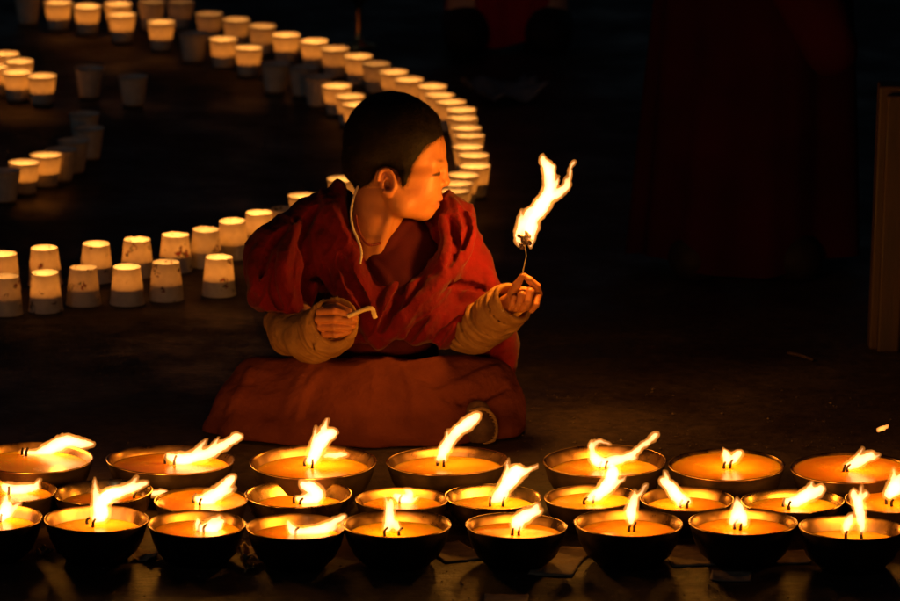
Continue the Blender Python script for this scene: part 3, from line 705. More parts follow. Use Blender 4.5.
# hand on the right: fist lifted, thumb and forefinger pinching the wick's stem
f = Field((493, 266, -125), (552, 326, -50), .75)
f.chain([(505, 306, -70, 10), (516, 301, -80, 11)], 6)
f.ell((523, 299, -84), (13, 12.5, 9.5), 6)
fing = [((539.0, 290, -86), (538.0, 291, -97), (536.5, 301, -103), (531, 309, -98), 4.1, 3.4),
        ((531, 290.5, -92), (530.0, 292, -103), (528.0, 302, -107), (523, 309.5, -101), 4.2, 3.5),
        ((523, 293, -93), (521.5, 295.0, -104), (519.5, 303.5, -106), (515.5, 309, -100), 4.0, 3.3),
        ((515.5, 296, -92), (514.0, 298.0, -101), (512.0, 304.5, -103), (510, 308.5, -98), 3.5, 2.9)]
for j, (a, b_, c, e, r0, r1) in enumerate(fing):
    if j == 0:
        a, b_, c, e = (538, 294, -86), (536.5, 286.5, -95), (529.5, 280, -99), (524.2, 275.5, -98)
        f.cap((532, 302, -84), a, 6, 4.6, 2.5)
        f.cap(a, b_, 4.3, 4.1, 1.0); f.cap(b_, c, 4.1, 3.6, 1.0); f.cap(c, e, 3.6, 2.7, 1.0)
        continue
    f.cap((a[0] - 2, a[1] + 6, a[2] + 10), a, r0 + 1.5, r0 + .2, 2.0)
    f.cap(a, b_, r0, r0, .9); f.cap(b_, c, r0, r1, .9); f.cap(c, e, r1, r1 - .4, .9)
# little finger row: a fourth finger under the forefinger at the hand's outer edge
f.cap((535, 299, -84), (537.5, 297, -95), 4.4, 3.9, 1.5); f.cap((537.5, 297, -95), (536, 305, -101), 3.9, 3.4, .9); f.cap((536, 305, -101), (531.5, 310.5, -97), 3.4, 2.9, .9)
f.chain([(512, 294, -92, 5), (516.5, 285.5, -100, 4.4), (522.2, 276.0, -102, 2.9)], 1.3)     # thumb
V, Fc = f.mesh(); parts_v.append(B(V[:, 0], V[:, 1], V[:, 2])); parts_f.append(Fc); parts_c.append(hand_tint(V))

VV, FF = join(list(zip(parts_v, parts_f)))
org = B(375, 425, 0); org = np.array([org[0], org[1], 0.0])
child = mesh_obj('person', VV, FF, M['skin'], origin=org, col=np.vstack(parts_c))
tag(child, 'child in red robes seated cross-legged behind the lamps, holding up a burning wick', 'person')

# hair: a cropped shell with short bristles
g_, (X, Y, Z) = hf.sub(hf.lo, hf.lo + hf.res * (hf.n - 1))
U2, V2 = np.meshgrid(hf.lo[0] + np.arange(hf.n[0]) * hf.res, hf.lo[1] + np.arange(hf.n[1]) * hf.res, indexing='ij')
ps = poly_sd(U2, V2, HAIRLINE) + 1.0 * noise3(np.stack([U2 * .15, V2 * .15, U2 * 0], -1))
offs = np.where(ps < 0, 2.8 * (1 - np.exp(np.minimum(ps, 0) / 9.0)) + .1, np.clip(.1 - ps / 3.5, -2.0, .1))
hair_f = Field(hf.lo, hf.lo + hf.res * (hf.n - 1), hf.res)
hair_f.d = (hf.d[:hair_f.n[0], :hair_f.n[1], :hair_f.n[2]] - offs[:hair_f.n[0], :hair_f.n[1], None]).astype(np.float32)
hair_f.d = np.maximum(hair_f.d, (ps[:hair_f.n[0], :hair_f.n[1]] * .5)[:, :, None].astype(np.float32))
eark = 36.0
zz = hf.lo[2] + hf.res * np.arange(hair_f.n[2])
uu = hf.lo[0] + hf.res * np.arange(hair_f.n[0]); vv = hf.lo[1] + hf.res * np.arange(hair_f.n[1])
em = ((uu[:, None] - 386) / 11.5)**2 + ((vv[None, :] - 182) / 15.5)**2 < 1          # keep hair off the ears
hair_f.d[em] = 50
V, Fc = hair_f.mesh()
Nn = vnormals(V, Fc)
V = V + Nn * (.22 * noise3(V * .12) + .10 * noise3(V * 1.1 + 9))[:, None]
hv = [B(V[:, 0], V[:, 1], V[:, 2])]; hfc = [Fc]
sel = np.nonzero((np.abs(V[:, 2] - HD) < 60))[0]
pick = RNG.choice(sel, min(26000, len(sel)), replace=False)
sd = Nn[pick] * .75 + np.array([-.25, .35, 0]) + RNG.normal(0, .22, (len(pick), 3)); sd /= np.linalg.norm(sd, axis=1)[:, None]
side = np.cross(sd, RNG.normal(0, 1, (len(pick), 3))); side /= np.linalg.norm(side, axis=1)[:, None]
p0 = V[pick] - Nn[pick] * .4; L = RNG.uniform(1.2, 2.6, (len(pick), 1))
tri = np.stack([p0 - side * .16, p0 + side * .16, p0 + sd * L], 1).reshape(-1, 3)
hv.append(B(tri[:, 0], tri[:, 1], tri[:, 2])); hfc.append(np.arange(len(tri)).reshape(-1, 3))
HVx, HFx = hf.mesh(); HN = vnormals(HVx, HFx); pv = poly_sd(HVx[:, 0], HVx[:, 1], HAIRLINE)
ok = (pv > -3) & (pv < 3.6) & (((HVx[:, 0] - 386) / 11.5)**2 + ((HVx[:, 1] - 182) / 15.5)**2 > 1) & (HVx[:, 1] < 189) & (RNG.random(len(pv)) < np.clip(.75 - .22 * pv, .03, .8))
q0 = HVx[ok]; qn = HN[ok]; sd = qn * .35 + np.array([-.35, .55, 0]) + RNG.normal(0, .22, q0.shape); sd /= np.linalg.norm(sd, axis=1)[:, None]
side = np.cross(sd, RNG.normal(0, 1, q0.shape)); side /= np.linalg.norm(side, axis=1)[:, None]
tri = np.stack([q0 - side * .12 - qn * .1, q0 + side * .12 - qn * .1, q0 + sd * RNG.uniform(1.6, 3.4, (len(q0), 1))], 1).reshape(-1, 3)
hv.append(B(tri[:, 0], tri[:, 1], tri[:, 2])); hfc.append(np.arange(len(tri)).reshape(-1, 3))
VV, FF = join(list(zip(hv, hfc)))
mesh_obj('hair', VV, FF, M['hair'], child)

# ---- red shawl
f = Field((232, 172, -125), (536, 400, 110), 1.5)
f.chain([(374, 250, 12, 44), (380, 300, 22, 58), (376, 380, 52, 62)], 20)
f.chain([(342, 204, 14, 17), (318, 222, 6, 26), (290, 256, -8, 36), (282, 290, -32, 31), (288, 306, -44, 18)], 18)
f.chain([(440, 208, -4, 14), (452, 226, -6, 19), (462, 262, -6, 24), (478, 305, -18, 26), (496, 345, 10, 20), (505, 368, 5, 12)], 16)
f.ell((400, 310, -8), (64, 44, 50), 18)
f.ell((420, 326, -18), (50, 30, 44), 16)
f.ell((268, 264, -12), (25, 32, 22), 12)
f.chain([(449,198,8,8), (459,214,-2,12), (460,240,-18,14), (446, 268, -40, 15), (424, 296, -48, 15), (398, 322, -54, 13), (380, 338, -50, 9)], 12)
f.chain([(338, 188, 0, 9), (330, 214, -14, 13), (336, 246, -28, 15), (352, 282, -42, 15), (372, 318, -52, 13), (384, 338, -50, 8)], 12)
# chest hollow between the two lapels and the opening for the neck
f.chain([(378, 196, -28, 24), (388, 232, -52, 22), (384, 262, -62, 15)], 8, 'cut')
f.chain([(418, 232, -56, 14), (404, 262, -64, 12), (392, 282, -70, 8)], 8, 'cut')
f.cap((380, 170, -6), (374, 228, 4), 29, 27, 8, 'cut')
f.ell((420, 200, -22), (24, 26, 34), 6, 'cut')
ridge, crease = 'add', 'cut'
for op, pts, r, sk, k in [
    (ridge, [(427,221),(430,238),(425,252),(437,270)], 5, 2, 5), (ridge, [(441,214),(447,235),(446,258),(440,280)], 5, 2, 5),
    (ridge, [(453,199),(463,226),(463,250),(450,276)], 5.5, 2, 5), (ridge, [(466,212),(471,236),(464,262)], 4.5, 2, 5),
    (crease, [(434,215),(438,235),(434,250)], 4, -1, 4), (crease, [(448,216),(456,236),(453,255),(446,270)], 3.6, -1, 4),
    (crease, [(461,208),(468,228),(462,250)], 3.2, -1, 4),
    (ridge, [(446,274),(426,296),(404,316),(384,336)], 8, 3, 7), (ridge, [(396,284),(386,308),(377,336)], 6, 2, 6),
    (crease, [(408,278),(396,304),(380,330)], 5, -1, 5), (crease, [(424,276),(410,296),(394,314)], 4, -1, 5),
    (crease, [(448,284),(466,286),(488,290)], 4, -1, 5), (ridge, [(474,305),(452,320),(440,340)], 6, 2, 6),
    (crease, [(462,318),(446,334),(432,346)], 4, -1, 4), (ridge, [(438,316),(424,332),(414,348)], 5, 2, 5), (crease, [(428,318),(412,334),(402,346)], 4, -1, 4),
    (ridge, [(322,190),(332,215),(346,243),(362,280)], 6, 2, 6), (crease, [(316,208),(305,226),(304,246),(312,270),(322,300)], 6, -1, 6),
    (crease, [(306,262),(308,290),(310,312)], 8, -1, 7), (ridge, [(318,252),(334,284),(350,300)], 5, 2, 5), (crease, [(340,256),(352,284),(366,306)], 5, -1, 5),
    (ridge, [(300,222),(286,250),(284,285),(296,312)], 6, 2, 7), (crease, [(290,226),(270,248),(262,280)], 3.5, -1, 5), (ridge, [(262,244),(253,268),(262,296)], 5, 2, 6),
    (crease, [(276,256),(272,285),(280,308)], 3.0, -1, 5), (ridge, [(485,270),(492,290),(505,330)], 5, 2, 6)]:
    if op == ridge: f.fold(pts, r * 1.45, sk + .4, 2.4, op)
    else: f.fold(pts, r * 1.2, sk + 2.6, 2.4, op)
# trim below the scalloped hem and clear the sleeve ends
sl, (X, Y, Z) = f.sub(f.lo, f.lo + f.res * (f.n - 1))
hem = 344 + 4.0 * np.sin((X - 372) * .19) + 3.0 * np.sin((X - 360) * .083 + 1)
hem = np.where(X < 312, 316 + (X - 300) * .1 + 0 * X, np.where(X > 470, 378, hem))
f.d = smax(f.d, (Y - hem) * np.where(Z < 25, 1, -1).clip(-1, 1) * (Z < 25) - 40 * (Z >= 25), 3).astype(np.float32)
V, Fc = f.mesh(); V = displace(V, Fc, 1.4, .055, (1.6, .7, 1))
wl = 1 / (1 + np.exp((V[:, 0] - 338) / 10))
dl_ = drape(V, Fc, 3.4, (.96, .26, .3), (-.26, .96, 0), .085, .014, 3.0); dr_ = drape(V, Fc, 3.0, (.80, .58, .1), (-.58, .80, 0), .095, .014, 11.0)
V = V + vnormals(V, Fc) * ((wl * dl_ + (1 - wl) * dr_) * .8 - 1.2)[:, None]; V = displace(V, Fc, .5, .16, (1.5, .8, 1), 30)
mesh_obj('shawl', B(V[:, 0], V[:, 1], V[:, 2]), Fc, M['red_wool'], child)

# ---- dark inner vest seen between the lapels
f = Field((336, 200, -70), (462, 372, 60), 2.0)
f.chain([(378, 258, 2, 36), (398, 290, 0, 46), (384, 345, 15, 50)], 16); f.chain([(408, 250, 8, 34), (420, 270, 6, 34)], 12)
f.cap((378, 190, -12), (374, 236, 0), 27, 25, 5, 'cut')
f.fold([(384,250),(396,232),(408,222)], 4.5, 1, 5); f.fold([(372,262),(386,280),(392,300)], 4, 1, 5)
V, Fc = f.mesh(); V = displace(V, Fc, 1.2, .08)
mesh_obj('vest', B(V[:, 0], V[:, 1], V[:, 2]), Fc, M['dark_wool'], child)

# ---- skirt over crossed legs
f = Field((196, 330, -125), (548, 470, 110), 2.2)
f.chain([(345, 396, 50, 46), (262, 404, -20, 33), (238, 412, -30, 26)], 18)
f.chain([(405, 396, 50, 46), (478, 400, -20, 34), (500, 404, -22, 24)], 18)
f.chain([(250, 412, -40, 28), (340, 424, -64, 25), (430, 428, -66, 22)], 16)
f.chain([(492, 412, -36, 25), (420, 420, -62, 26), (330, 426, -66, 24)], 16)
f.ell((372, 402, -24), (116, 38, 58), 22)
f.chain([(236, 420, -30, 20), (222, 428, -34, 14), (214, 432, -34, 8)], 16)
f.chain([(505, 414, -26, 20), (513, 424, -40, 12)], 14)
f.chain([(254, 374, -22, 16), (310, 380, -40, 18), (372, 382, -46, 19), (440, 381, -40, 18), (494, 378, -20, 17)], 22)
for op, pts, r, sk, k in [(ridge, [(500,372),(476,384),(448,392)], 5, 4, 12), (crease, [(506,386),(482,396),(458,404)], 3, 1, 12), (ridge, [(232,396),(240,414),(226,430)], 4, 3, 12),
    (ridge, [(300,384),(292,410),(276,434)], 6, 5, 14), (ridge, [(420,388),(436,408),(462,420)], 6, 5, 14)]:
    f.fold(pts, r, sk, k * .55, op)
f.chain([(236, 432, -66, 13), (300, 440, -82, 14), (372, 442, -88, 15), (444, 440, -82, 14), (506, 432, -58, 12)], 16)
f.fold([(498,366),(476,376),(446,392),(420,398)], 4, 2, 4); f.fold([(508,380),(486,392),(462,410)], 4, 2, 4); f.fold([(250,370),(242,392),(228,414)], 4, 2.4, 5)
f.fold([(322,370),(306,392),(296,424)], 3.5, 2.4, 6); f.fold([(404,372),(414,398),(410,430)], 3.5, 2.4, 6)
V, Fc = f.mesh(); V = displace(V, Fc, 2.2, .035, (1, 1.4, 1)); V = displace(V, Fc, .7, .12, (1, 1.5, 1), 20)
V = V + vnormals(V, Fc) * (drape(V, Fc, .8, (.85, .35, .4), (-.4, .9, 0), .035, .010, 21.0) - .2)[:, None]
W = B(V[:, 0], V[:, 1], V[:, 2]); W[:, 2] = np.maximum(W[:, 2], .003)
mesh_obj('skirt', W, Fc, M['brown_wool'], child)

# ---- padded sleeves with ringed creases
def sleeve(path, cuff, cuff_dir, cuff_r, hand_axis, seed, lo, hi, label=None):
    f = Field(lo, hi, 1.25)
    f.chain(path, 8)
    P = spline([p for p in path], 8); n = len(P)
    rr = np.random.default_rng(seed)
    T = np.gradient(P[:, :3], axis=0); T /= np.linalg.norm(T, axis=1)[:, None] + 1e-9
    for j in range(4, n - 5, 5):                       # soft ring folds
        c, r = P[j, :3], P[j, 3]; tdir = T[j] + rr.normal(0, .38, 3); tdir /= np.linalg.norm(tdir)
        a = np.cross(tdir, [0.3, 1, .2]); a /= np.linalg.norm(a); b_ = np.cross(tdir, a)
        a0, a1 = rr.uniform(0, 6.28), rr.uniform(2.2, 4.6)
        ring = [(*(c + (r - 1.2) * (math.cos(t_) * a + math.sin(t_) * b_)), 3.4 * math.sin(math.pi * (q + .6) / 13.2) ** .5) for q, t_ in enumerate(np.linspace(a0, a0 + a1, 13))]
        f.chain(ring, 3)
        ring = [(*(c + T[j] * 4.5 + (r + .5) * (math.cos(t_) * a + math.sin(t_) * b_)), 1.9 * math.sin(math.pi * (q + .6) / 13.2) ** .5) for q, t_ in enumerate(np.linspace(a0 + .3, a0 + a1, 13))]
        f.chain(ring, 2.0, 'cut')
    c = np.array(cuff, float); dr = np.array(cuff_dir, float); dr /= np.linalg.norm(dr)
    a = np.cross(dr, [0.1, 1, .05]); a /= np.linalg.norm(a); b_ = np.cross(dr, a)
    # flat cut at the cuff, hollow inside, rolled hem
    sl, (X, Y, Z) = f.sub(f.lo, f.lo + f.res * (f.n - 1))
    pl = (X - c[0]) * dr[0] + (Y - c[1]) * dr[1] + (Z - c[2]) * dr[2]
    f.d = smax(f.d, pl, 1.5).astype(np.float32)
    f.cap(c + dr * 8, c - dr * 24, cuff_r - 2.8, cuff_r - 6, 2, 'cut')
    ring = [(*(c + (cuff_r - 1.0 + .8 * math.sin(3 * t_)) * (math.cos(t_) * a + math.sin(t_) * b_)), 1.9) for t_ in np.linspace(0, 2 * math.pi, 25)]
    f.chain(ring, 1.5)
    V, Fc = f.mesh(); V = displace(V, Fc, .9, .12, (1, 1, 1), seed); t0 = np.array(path[-1][:3], float) - np.array(path[0][:3], float); t0 /= np.linalg.norm(t0); t1 = np.cross(t0, (0, 0, 1.)); t1 /= np.linalg.norm(t1)
    V = V + vnormals(V, Fc) * drape(V, Fc, 1.3, t0 * .85 + t1 * .4, t1 * .9, .13, .03, seed)[:, None]
    o = mesh_obj('sleeve', B(V[:, 0], V[:, 1], V[:, 2]), Fc, M['tan_jacket'], child)
    # frayed stitching round the hem
    tv = []; 
    for _ in range(120):
        t_ = rr.uniform(0, 6.28); p = c + (cuff_r + .4) * (math.cos(t_) * a + math.sin(t_) * b_) + dr * .8
        e = dr * rr.uniform(.5, 2.2) + rr.normal(0, .7, 3); s_ = rr.normal(0, .25, 3)
        tv += [p - s_, p + s_, p + e]
    tv = np.array(tv)
    mesh_obj('frayed_hem', B(tv[:, 0], tv[:, 1], tv[:, 2]), np.arange(len(tv)).reshape(-1, 3), M['cream'], o)
sleeve([(276, 322, -34, 13), (290, 334, -52, 19), (312, 337, -78, 24), (328, 330, -98, 25), (335, 322, -110, 23)], (334, 321, -108), (.10, -.18, -1), 23.5, None, 3, (252, 284, -150), (372, 376, 0))
sleeve([(462, 336, -20, 17), (476, 330, -34, 22), (494, 318, -54, 22.5), (508, 306, -70, 21), (516, 299, -82, 20)], (513, 302, -78), (.55, -.45, -.70), 20.5, None, 5, (432, 268, -130), (550, 372, 10))

# ---- collar cord, bead string, shoe
cord = spline([(358, 186, -34), (353, 200, -40), (351, 214, -44), (353, 228, -48), (358, 240, -52), (361.5, 252, -57), (360, 264, -60)], 8)
V, Fc = sweep(B(cord[:, 0], cord[:, 1], cord[:, 2]), .0019, 8); V += RNG.normal(0, .00025, V.shape)
mesh_obj('collar_cord', V, Fc, M['cream'], child)
bd = spline([(356, 216, -36), (358, 228, -42), (363, 239, -46), (370, 245, -48), (380, 243, -47)], 12); parts = []
for q in bd[::2]:
    v_, f_ = lathe([(.0002, -.0023), (.0016, -.0016), (.0023, 0), (.0016, .0016), (.0002, .0023)], 8)
    parts.append((v_ + B(q[0], q[1], q[2]), f_))
V, Fc = join(parts); mesh_obj('bead_string', V, Fc, M['bead'], child)
f = Field((456, 398, -120), (506, 456, -20), 1.1)
f.chain([(478, 412, -74, 12), (480, 430, -80, 14), (479, 440, -80, 9)], 8)
f.ell((483, 427, -66), (12, 19, 18), 6)
V, Fc = f.mesh(); W = B(V[:, 0], V[:, 1], V[:, 2]); W[:, 2] = np.maximum(W[:, 2], .004)
shoe = mesh_obj('shoe', W, Fc, M['sole'], child)
parts = []
ring = spline([(472, 411, -92), (484, 409, -88), (493, 416, -84), (496.5, 428, -82), (494, 440, -84), (486, 444, -90)], 10)
parts.append(sweep(B(ring[:, 0], ring[:, 1], ring[:, 2]), .0028, 8))
for q in ring[1::3]: 
    v_, f_ = sweep(B(np.array([q[0]-3.5, q[0]+1.5]), np.array([q[1], q[1]]), np.array([q[2]-3, q[2]-3.0])), .0012, 6); parts.append((v_, f_))
V, Fc = join(parts); V[:, 2] = np.maximum(V[:, 2], .004); mesh_obj('sole_welt', V, Fc, M['welt'], shoe)

# ------------------------------------------------------------------ held things
st = spline([(348, 316, -128), (355, 313.5, -131), (362, 310.5, -133), (369, 308.3, -133), (372.6, 309.5, -132), (374, 314, -131), (375.4, 318, -130)], 5)
V, Fc = sweep(B(st[:, 0], st[:, 1], st[:, 2]), np.full(len(st), 2.3 / SC), 10); V += RNG.normal(0, .00035, V.shape)
o = mesh_obj('cotton_wick', V, Fc, M['wick_cotton']); tag(o, 'bent unlit yellow cotton wick held in the child\'s lowered fist', 'wick')
TD = -100
tb = B(523.2, 275, TD); root = empty('burning_wick', tb)
tag(root, 'burning twist of cotton on a thin wire pinched in the child\'s raised hand', 'burning wick')
wr = spline([(521.5, 280, TD), (522.8, 272, TD), (524.8, 263, TD), (526.2, 256, TD), (525.4, 249, TD), (524.5, 242, TD)], 6)
V, Fc = sweep(B(wr[:, 0], wr[:, 1], wr[:, 2]), .0009, 6); mesh_obj('stem', V, Fc, M['wick_cotton'], root)
f = Field((508, 222, TD - 16), (542, 254, TD + 16), .8)
for _ in range(16):
    p = np.array([524.5, 240, TD]) + RNG.normal(0, 1, 3) * (3.4, 4.5, 3.0); f.cap(p, p + RNG.normal(0, 2.5, 3), 1.9, 1.2, 1.5)
V, Fc = f.mesh(); V = displace(V, Fc, .8, .5); mesh_obj('charred_cotton', B(V[:, 0], V[:, 1], V[:, 2]), Fc, M['char'], root)
strands = [[(528,238,4),(529,229,7),(533,218,6.5),(540,208,7.5),(546,198,7),(549.5,187,5.5),(549.5,176,5.5),(546.5,166,5),(541,156,1.6)],
           [(547,198,6),(557,193,4.5),(565,188,3),(568.5,180,1.5),(570,169,1.5),(574,161,.9)], [(519,245,1.8),(518,236,3.2),(522,226,4.5),(527,218,4.5),(530,211,4)], [(531,246,1.6),(533,236,2.6),(535,226,4)], [(549,174,5),(553,166,1.6)]]
add_flame(strands, float(B(535, 210, TD)[1]) + .004, 77, root, .9)
PW_TORCH = 3.9
point_light('flame_light', B(540, 206, TD), PW_TORCH * .6, FLAME_COL, .016, root)
point_light('flame_light', B(528, 228, TD), PW_TORCH * .4, FLAME_COL, .014, root)

# ------------------------------------------------------------------ standing figures far behind, lit only by the lamps
def robed_person(u, v, width_px, lean, seed, label, hem_lift, cloth='maroon_wool'):
    b0 = on_z(u, v, 0); x0, y0 = b0[0], b0[1] + .18; r = width_px / pxm((x0, y0, .3)) / 2
    f = Field((x0 - .6, y0 - .5, -.02), (x0 + .6, y0 + .5, 1.72), .022)
    # units here are metres: body as one figure
    f.chain([(x0 - .08, y0, .03, .05), (x0 - .08, y0 + .02, .45, .06), (x0 - .07, y0 + .03, .82, .09), (x0, y0 + .03, 1.0, .12), (x0 + lean, y0 + .02, 1.28, .13), (x0 + lean, y0 + .02, 1.40, .06), (x0 + lean, y0, 1.46, .05)], .06)
    f.chain([(x0 + .08, y0, .03, .05), (x0 + .08, y0 + .02, .45, .06), (x0 + .07, y0 + .03, .82, .09)], .06)
    f.ell((x0 + lean, y0 - .01, 1.56), (.075, .095, .115), .03)
    for s in (-1, 1): f.chain([(x0 + lean + s*.15, y0 + .02, 1.32, .055), (x0 + lean + s*.2, y0, 1.06, .045), (x0 + lean + s*.12, y0 - .14, .92, .035)], .05); f.cap((x0 + s*.08, y0, .035), (x0 + s*.09, y0 - .08, .03), .045, .035, .03)
    V, Fc = f.mesh(); body = mesh_obj('person', V, Fc, M['skin'], origin=(x0, y0, 0), col=np.tile([.5, .28, .17], (len(V), 1)))
    tag(body, label, 'person')
    for s in (-1, 1):
        f = Field((x0 + s*.085 - .09, y0 - .24, -.01), (x0 + s*.085 + .09, y0 + .1, .13), .012)
        f.cap((x0 + s*.08, y0, .045), (x0 + s*.09, y0 - .08, .038), .062, .048, .02); V, Fc = f.mesh(); V[:, 2] = np.maximum(V[:, 2], .002)
        mesh_obj('shoe', V, Fc, M['hair'], body)
    n = 160; zs = np.concatenate([np.linspace(hem_lift, .5, 22), np.linspace(.56, 1.06, 10)]); Vt = []
    rr = np.random.default_rng(seed); ph = rr.uniform(0, 6.28, 8); fr = [3, 5, 7, 9, 12, 16, 21, 27]; am = [.03, .04, .045, .035, .022, .012, .006, .003]
    for z in zs:
        tz = z / 1.06; env = (1 - .35 * tz); fl = np.clip(1 - tz, 0, 1)
        for i in range(n):
            a = 2 * math.pi * i / n
            k = 1 + fl * sum(am[q] * math.sin(fr[q] * a + ph[q] + .6 * math.sin(z * 3 + q)) for q in range(8))
            Vt.append((x0 + lean * tz + r * env * k * math.cos(a), y0 + .02 + .72 * r * env * k * math.sin(a), z + .012 * math.sin(3 * a + ph[1]) * fl))
    m_ = len(zs); Fq = [(j*n+i, j*n+(i+1) % n, (j+1)*n+(i+1) % n, (j+1)*n+i) for j in range(m_-1) for i in range(n)]
    Fq.append(tuple(range((m_-1)*n, m_*n)))
    mesh_obj('robe', np.array(Vt), Fq, M[cloth], body)
    # outer shawl thrown round the upper body with a hanging end
    f = Field((x0 - .5, y0 - .4, .36), (x0 + .5, y0 + .4, 1.46), .02)
    f.chain([(x0 + lean, y0 + .03, 1.0, .19), (x0 + lean, y0 + .03, 1.25, .19)], .08); f.chain([(x0 + lean - .17, y0, 1.32, .1), (x0 + lean - .2, y0 - .06, 1.0, .1)], .06); f.chain([(x0 + lean + .17, y0, 1.32, .1), (x0 + lean + .2, y0 - .06, 1.0, .1)], .06)
    f.chain([(x0 - .10, y0 - .2, 1.0, .07), (x0 + .06, y0 - .22, .62, .07), (x0 + .14, y0 - .22, .44, .05)], .05)
    V, Fc = f.mesh(); V = V + vnormals(V, Fc) * (.012 * noise3(V * np.array([14, 14, 4])))[:, None]
    mesh_obj('shawl', V, Fc, M['crimson_wool'] if cloth == 'crimson_wool' else M['wine_wool'], body)
robed_person(748, 292, 232, .03, 11, 'standing figure in a long maroon robe, close behind on the right, cut by the frame', .025)
robed_person(508, 62, 118, -.02, 23, 'distant standing figure in a red robe, above the arc of cups, mostly out of frame', .02, 'crimson_wool')

# ------------------------------------------------------------------ wooden board at the right, lamp stand at the top, scraps
def box(lo, hi): 
    (a, b_, c), (d, e, f_) = lo, hi
    V = [(a,b_,c),(d,b_,c),(d,e,c),(a,e,c),(a,b_,f_),(d,b_,f_),(d,e,f_),(a,e,f_)]
    return np.array(V, float), [(3,2,1,0),(4,5,6,7),(0,1,5,4),(1,2,6,5),(2,3,7,6),(3,0,4,7)]
def bevel(o, w_=.004):
    md = o.modifiers.new('bevel', 'BEVEL'); md.width = w_; md.segments = 2; return o
b0 = on_z(869, 350, 0); x0, y0 = b0[0], b0[1]
hb = HCAM - y0 * math.tan(PITCH + (92 - CY) / F)
root = empty('wooden_board', (x0, y0, 0)); tag(root, 'tall brown wooden board standing at the right edge of the picture', 'board')
V, Fc = box((x0, y0, 0), (x0 + .36, y0 + .05, hb)); V[4:, 0] += .014; V[4:, 1] += .05
bevel(mesh_obj('plank', V, Fc, M['wood'], root, smooth=False))
V, Fc = box((x0 + .012, y0 - .021, .0), (x0 + .05, y0 - .003, hb - .012)); V[4:, 0] += .014; V[4:, 1] += .05
bevel(mesh_obj('edge_batten', V, Fc, M['wood'], root, smooth=False))

b0 = on_z(359, 47, 0); x0, y0 = b0[0], b0[1]
prof = [(.0003, 0), (.035, 0), (.036, .004), (.012, .012), (.006, .03), (.0055, .07), (.0065, .085), (.010, .095), (.022, .105), (.036, .125), (.040, .150), (.042, .153), (.039, .154), (.034, .128), (.0003, .112)]
V, Fc = lathe(prof, 36); o = mesh_obj('brass_stand', V + (x0, y0, 0), Fc, M['brass'], origin=(x0, y0, 0))
tag(o, 'small unlit brass lamp stand with thin stem behind the arc, at the top edge', 'lamp stand')

def scrap(name, u, v, w_px, h_px, ang, label, cat, m_='scrap', curl=.006, seed=0):
    c = on_z(u, v, 0); k = pxm(c); nx, ny = 14, 10; rr = np.random.default_rng(seed); V = []; L, Wd = w_px / k, h_px / k
    ox, oy = rr.uniform(0, 50, 2)
    for j in range(ny + 1):
        for i in range(nx + 1):
            a, b_ = i / nx - .5, j / ny - .5
            a2 = a * (1 + .10 * float(noise3(np.array([b_ * 4 + ox, oy, 1.]))))
            x, y = a2 * L, b_ * Wd; z = .0012 + curl * (abs(float(noise3(np.array([a * 3 + ox, b_ * 3 + oy, 0.])))) + (2 * a)**2 * .5 * rr.uniform(.8, 1.2))
            V.append((x * math.cos(ang) - y * math.sin(ang), x * math.sin(ang) + y * math.cos(ang), z))
    n1 = (nx + 1) * (ny + 1); top = np.array(V); bot = top - (0, 0, .0009)
    Fq = []
    for j in range(ny):
        for i in range(nx):
            q = j * (nx + 1) + i; Fq.append((q, q + 1, q + nx + 2, q + nx + 1)); Fq.append((q + n1 + nx + 1, q + n1 + nx + 2, q + n1 + 1, q + n1))
    per = [i for i in range(nx + 1)] + [(j + 1) * (nx + 1) - 1 for j in range(1, ny + 1)] + [ny * (nx + 1) + i for i in range(nx - 1, -1, -1)] + [j * (nx + 1) for j in range(ny - 1, 0, -1)]
    for q in range(len(per)):
        a, b_ = per[q], per[(q + 1) % len(per)]; Fq.append((a, a + n1, b_ + n1, b_))
    o = mesh_obj(name, np.vstack([top, bot]) + c, Fq, M[m_], origin=c); tag(o, label, cat); return o
scrap('paper_scrap', 146, 558, 30, 34, -.35, 'folded brown paper scrap on the floor between two left front lamps', 'paper scrap', curl=.012, seed=1)
scrap('paper_scrap', 45, 555, 14, 14, -.5, 'tiny torn paper bit on the floor below the leftmost front lamps', 'paper scrap', curl=.010, seed=2)
scrap('paper_scrap', 250, 560, 22, 50, .2, 'crumpled brown paper below the gap right of the square flame lamp', 'paper scrap', curl=.022, seed=3)
scrap('paper_scrap', 453, 553, 44, 70, .4, 'flat tan paper on the floor between slender flame and flag flame lamps', 'paper scrap', curl=.0012, seed=4)
scrap('paper_scrap', 560, 562, 46, 110, -.2, 'larger flat tan paper on the floor left of the thin flame lamp', 'paper scrap', curl=.0012, seed=5)
scrap('paper_scrap', 690, 556, 50, 80, .15, 'flat tan paper peeking from under the tooth shaped flame lamp', 'paper scrap', curl=.0012, seed=6)
scrap('paper_scrap', 790, 558, 34, 50, .1, 'dull brown paper in the shadow between the two right end lamps', 'paper scrap', curl=.0015, seed=7)
scrap('paper_scrap', 506, 601, 42, 40, -.05, 'reddish paper scrap at the very bottom edge of the picture', 'paper scrap', curl=.0012, seed=8)
scrap('paper_slip', 731, 577, 42, 36, -.10, 'pale printed paper slip lying in front of the tooth shaped flame lamp', 'paper slip', curl=.0012, seed=9)
c = on_z(248, 571, 0)
f = Field((-10, -10, -2), (10, 10, 14), 1.0)
for _ in range(12): p = RNG.normal(0, 1, 3) * (4, 4, 2) + (0, 0, 4); f.cap(p, p + RNG.normal(0, 3, 3), 2, 1.2, 1)
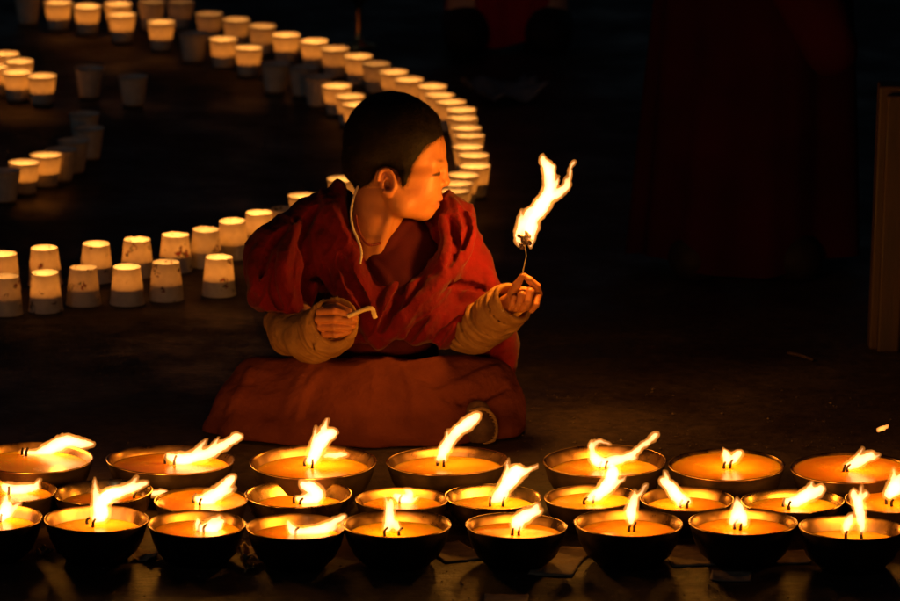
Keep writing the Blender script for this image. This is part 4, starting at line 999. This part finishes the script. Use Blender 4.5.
V, Fc = f.mesh(); V = V * .0011; V[:, 2] = np.maximum(V[:, 2], 0.0005); o = mesh_obj('foil_ball', V + c, Fc, M['brass'], smooth=False, origin=c); tag(o, 'tiny shiny crumpled foil on the floor below the front lamps, left of centre', 'foil')
a, b_ = on_z(788, 353, .004), on_z(813, 360, .004); V, Fc = sweep(spline([a, (a + b_) / 2 + (0, .003, .001), b_], 5), .0028, 7)
o = mesh_obj('stick', V, Fc, M['wood']); tag(o, 'short thin stick lying on the empty dark floor at right', 'stick')
scrap('cloth_scrap', 505, 97, 70, 80, .3, 'dim grey rag on the floor right of the cup arc, below the distant figure', 'cloth', 'dusty_cloth', curl=.03, seed=12)

# drifting spark above the right lamps
sp = on_y(883, 429, 8.95); V, Fc = flame_mesh([[(879, 431, 1.6), (883, 429, 1.9), (888, 426, .9)]], 8.95, 91, .7)
o = mesh_obj('spark', V, Fc, flame_mat('spark_glow', 260, (1, .30, .05))); tag(o, 'orange spark drifting in the air above the lamps at right', 'spark')

# loose grit and crumbs on the paving, uncountable
gv = []; gf = []; rr = np.random.default_rng(5)
for q in range(900):
    u, v = (rr.uniform(-10, 910), rr.uniform(545, 605)) if q % 5 < 2 else ((rr.uniform(-10, 910), rr.uniform(440, 560)) if q % 5 < 4 else (rr.uniform(520, 910), rr.uniform(390, 450)))
    c = on_z(u, v, 0); r = rr.uniform(.0008, .0022) * (1.8 if rr.random() < .06 else 1); k = len(gv) * 6
    o_ = rr.normal(0, .25, (6, 3)) * r
    for p_, dd in zip([(1,0,.3),(-1,0,.3),(0,1,.3),(0,-1,.3),(0,0,.9),(0,0,0)], o_): gv.append(c + np.array(p_) * r * (1, 1, 1) + dd * (1, 1, .3) + (0, 0, .0002))
    n0 = len(gv) - 6
    for a, b_ in ((0, 2), (2, 1), (1, 3), (3, 0)): gf.append((n0 + a, n0 + b_, n0 + 4)); gf.append((n0 + b_, n0 + a, n0 + 5))
o = mesh_obj('grit', np.array(gv), gf, M['grit'], smooth=False, origin=(0, 8.4, 0)); tag(o, kind='stuff')
o['label'] = 'loose grit and crumbs strewn over the dark floor around the lamps'; o['category'] = 'grit'
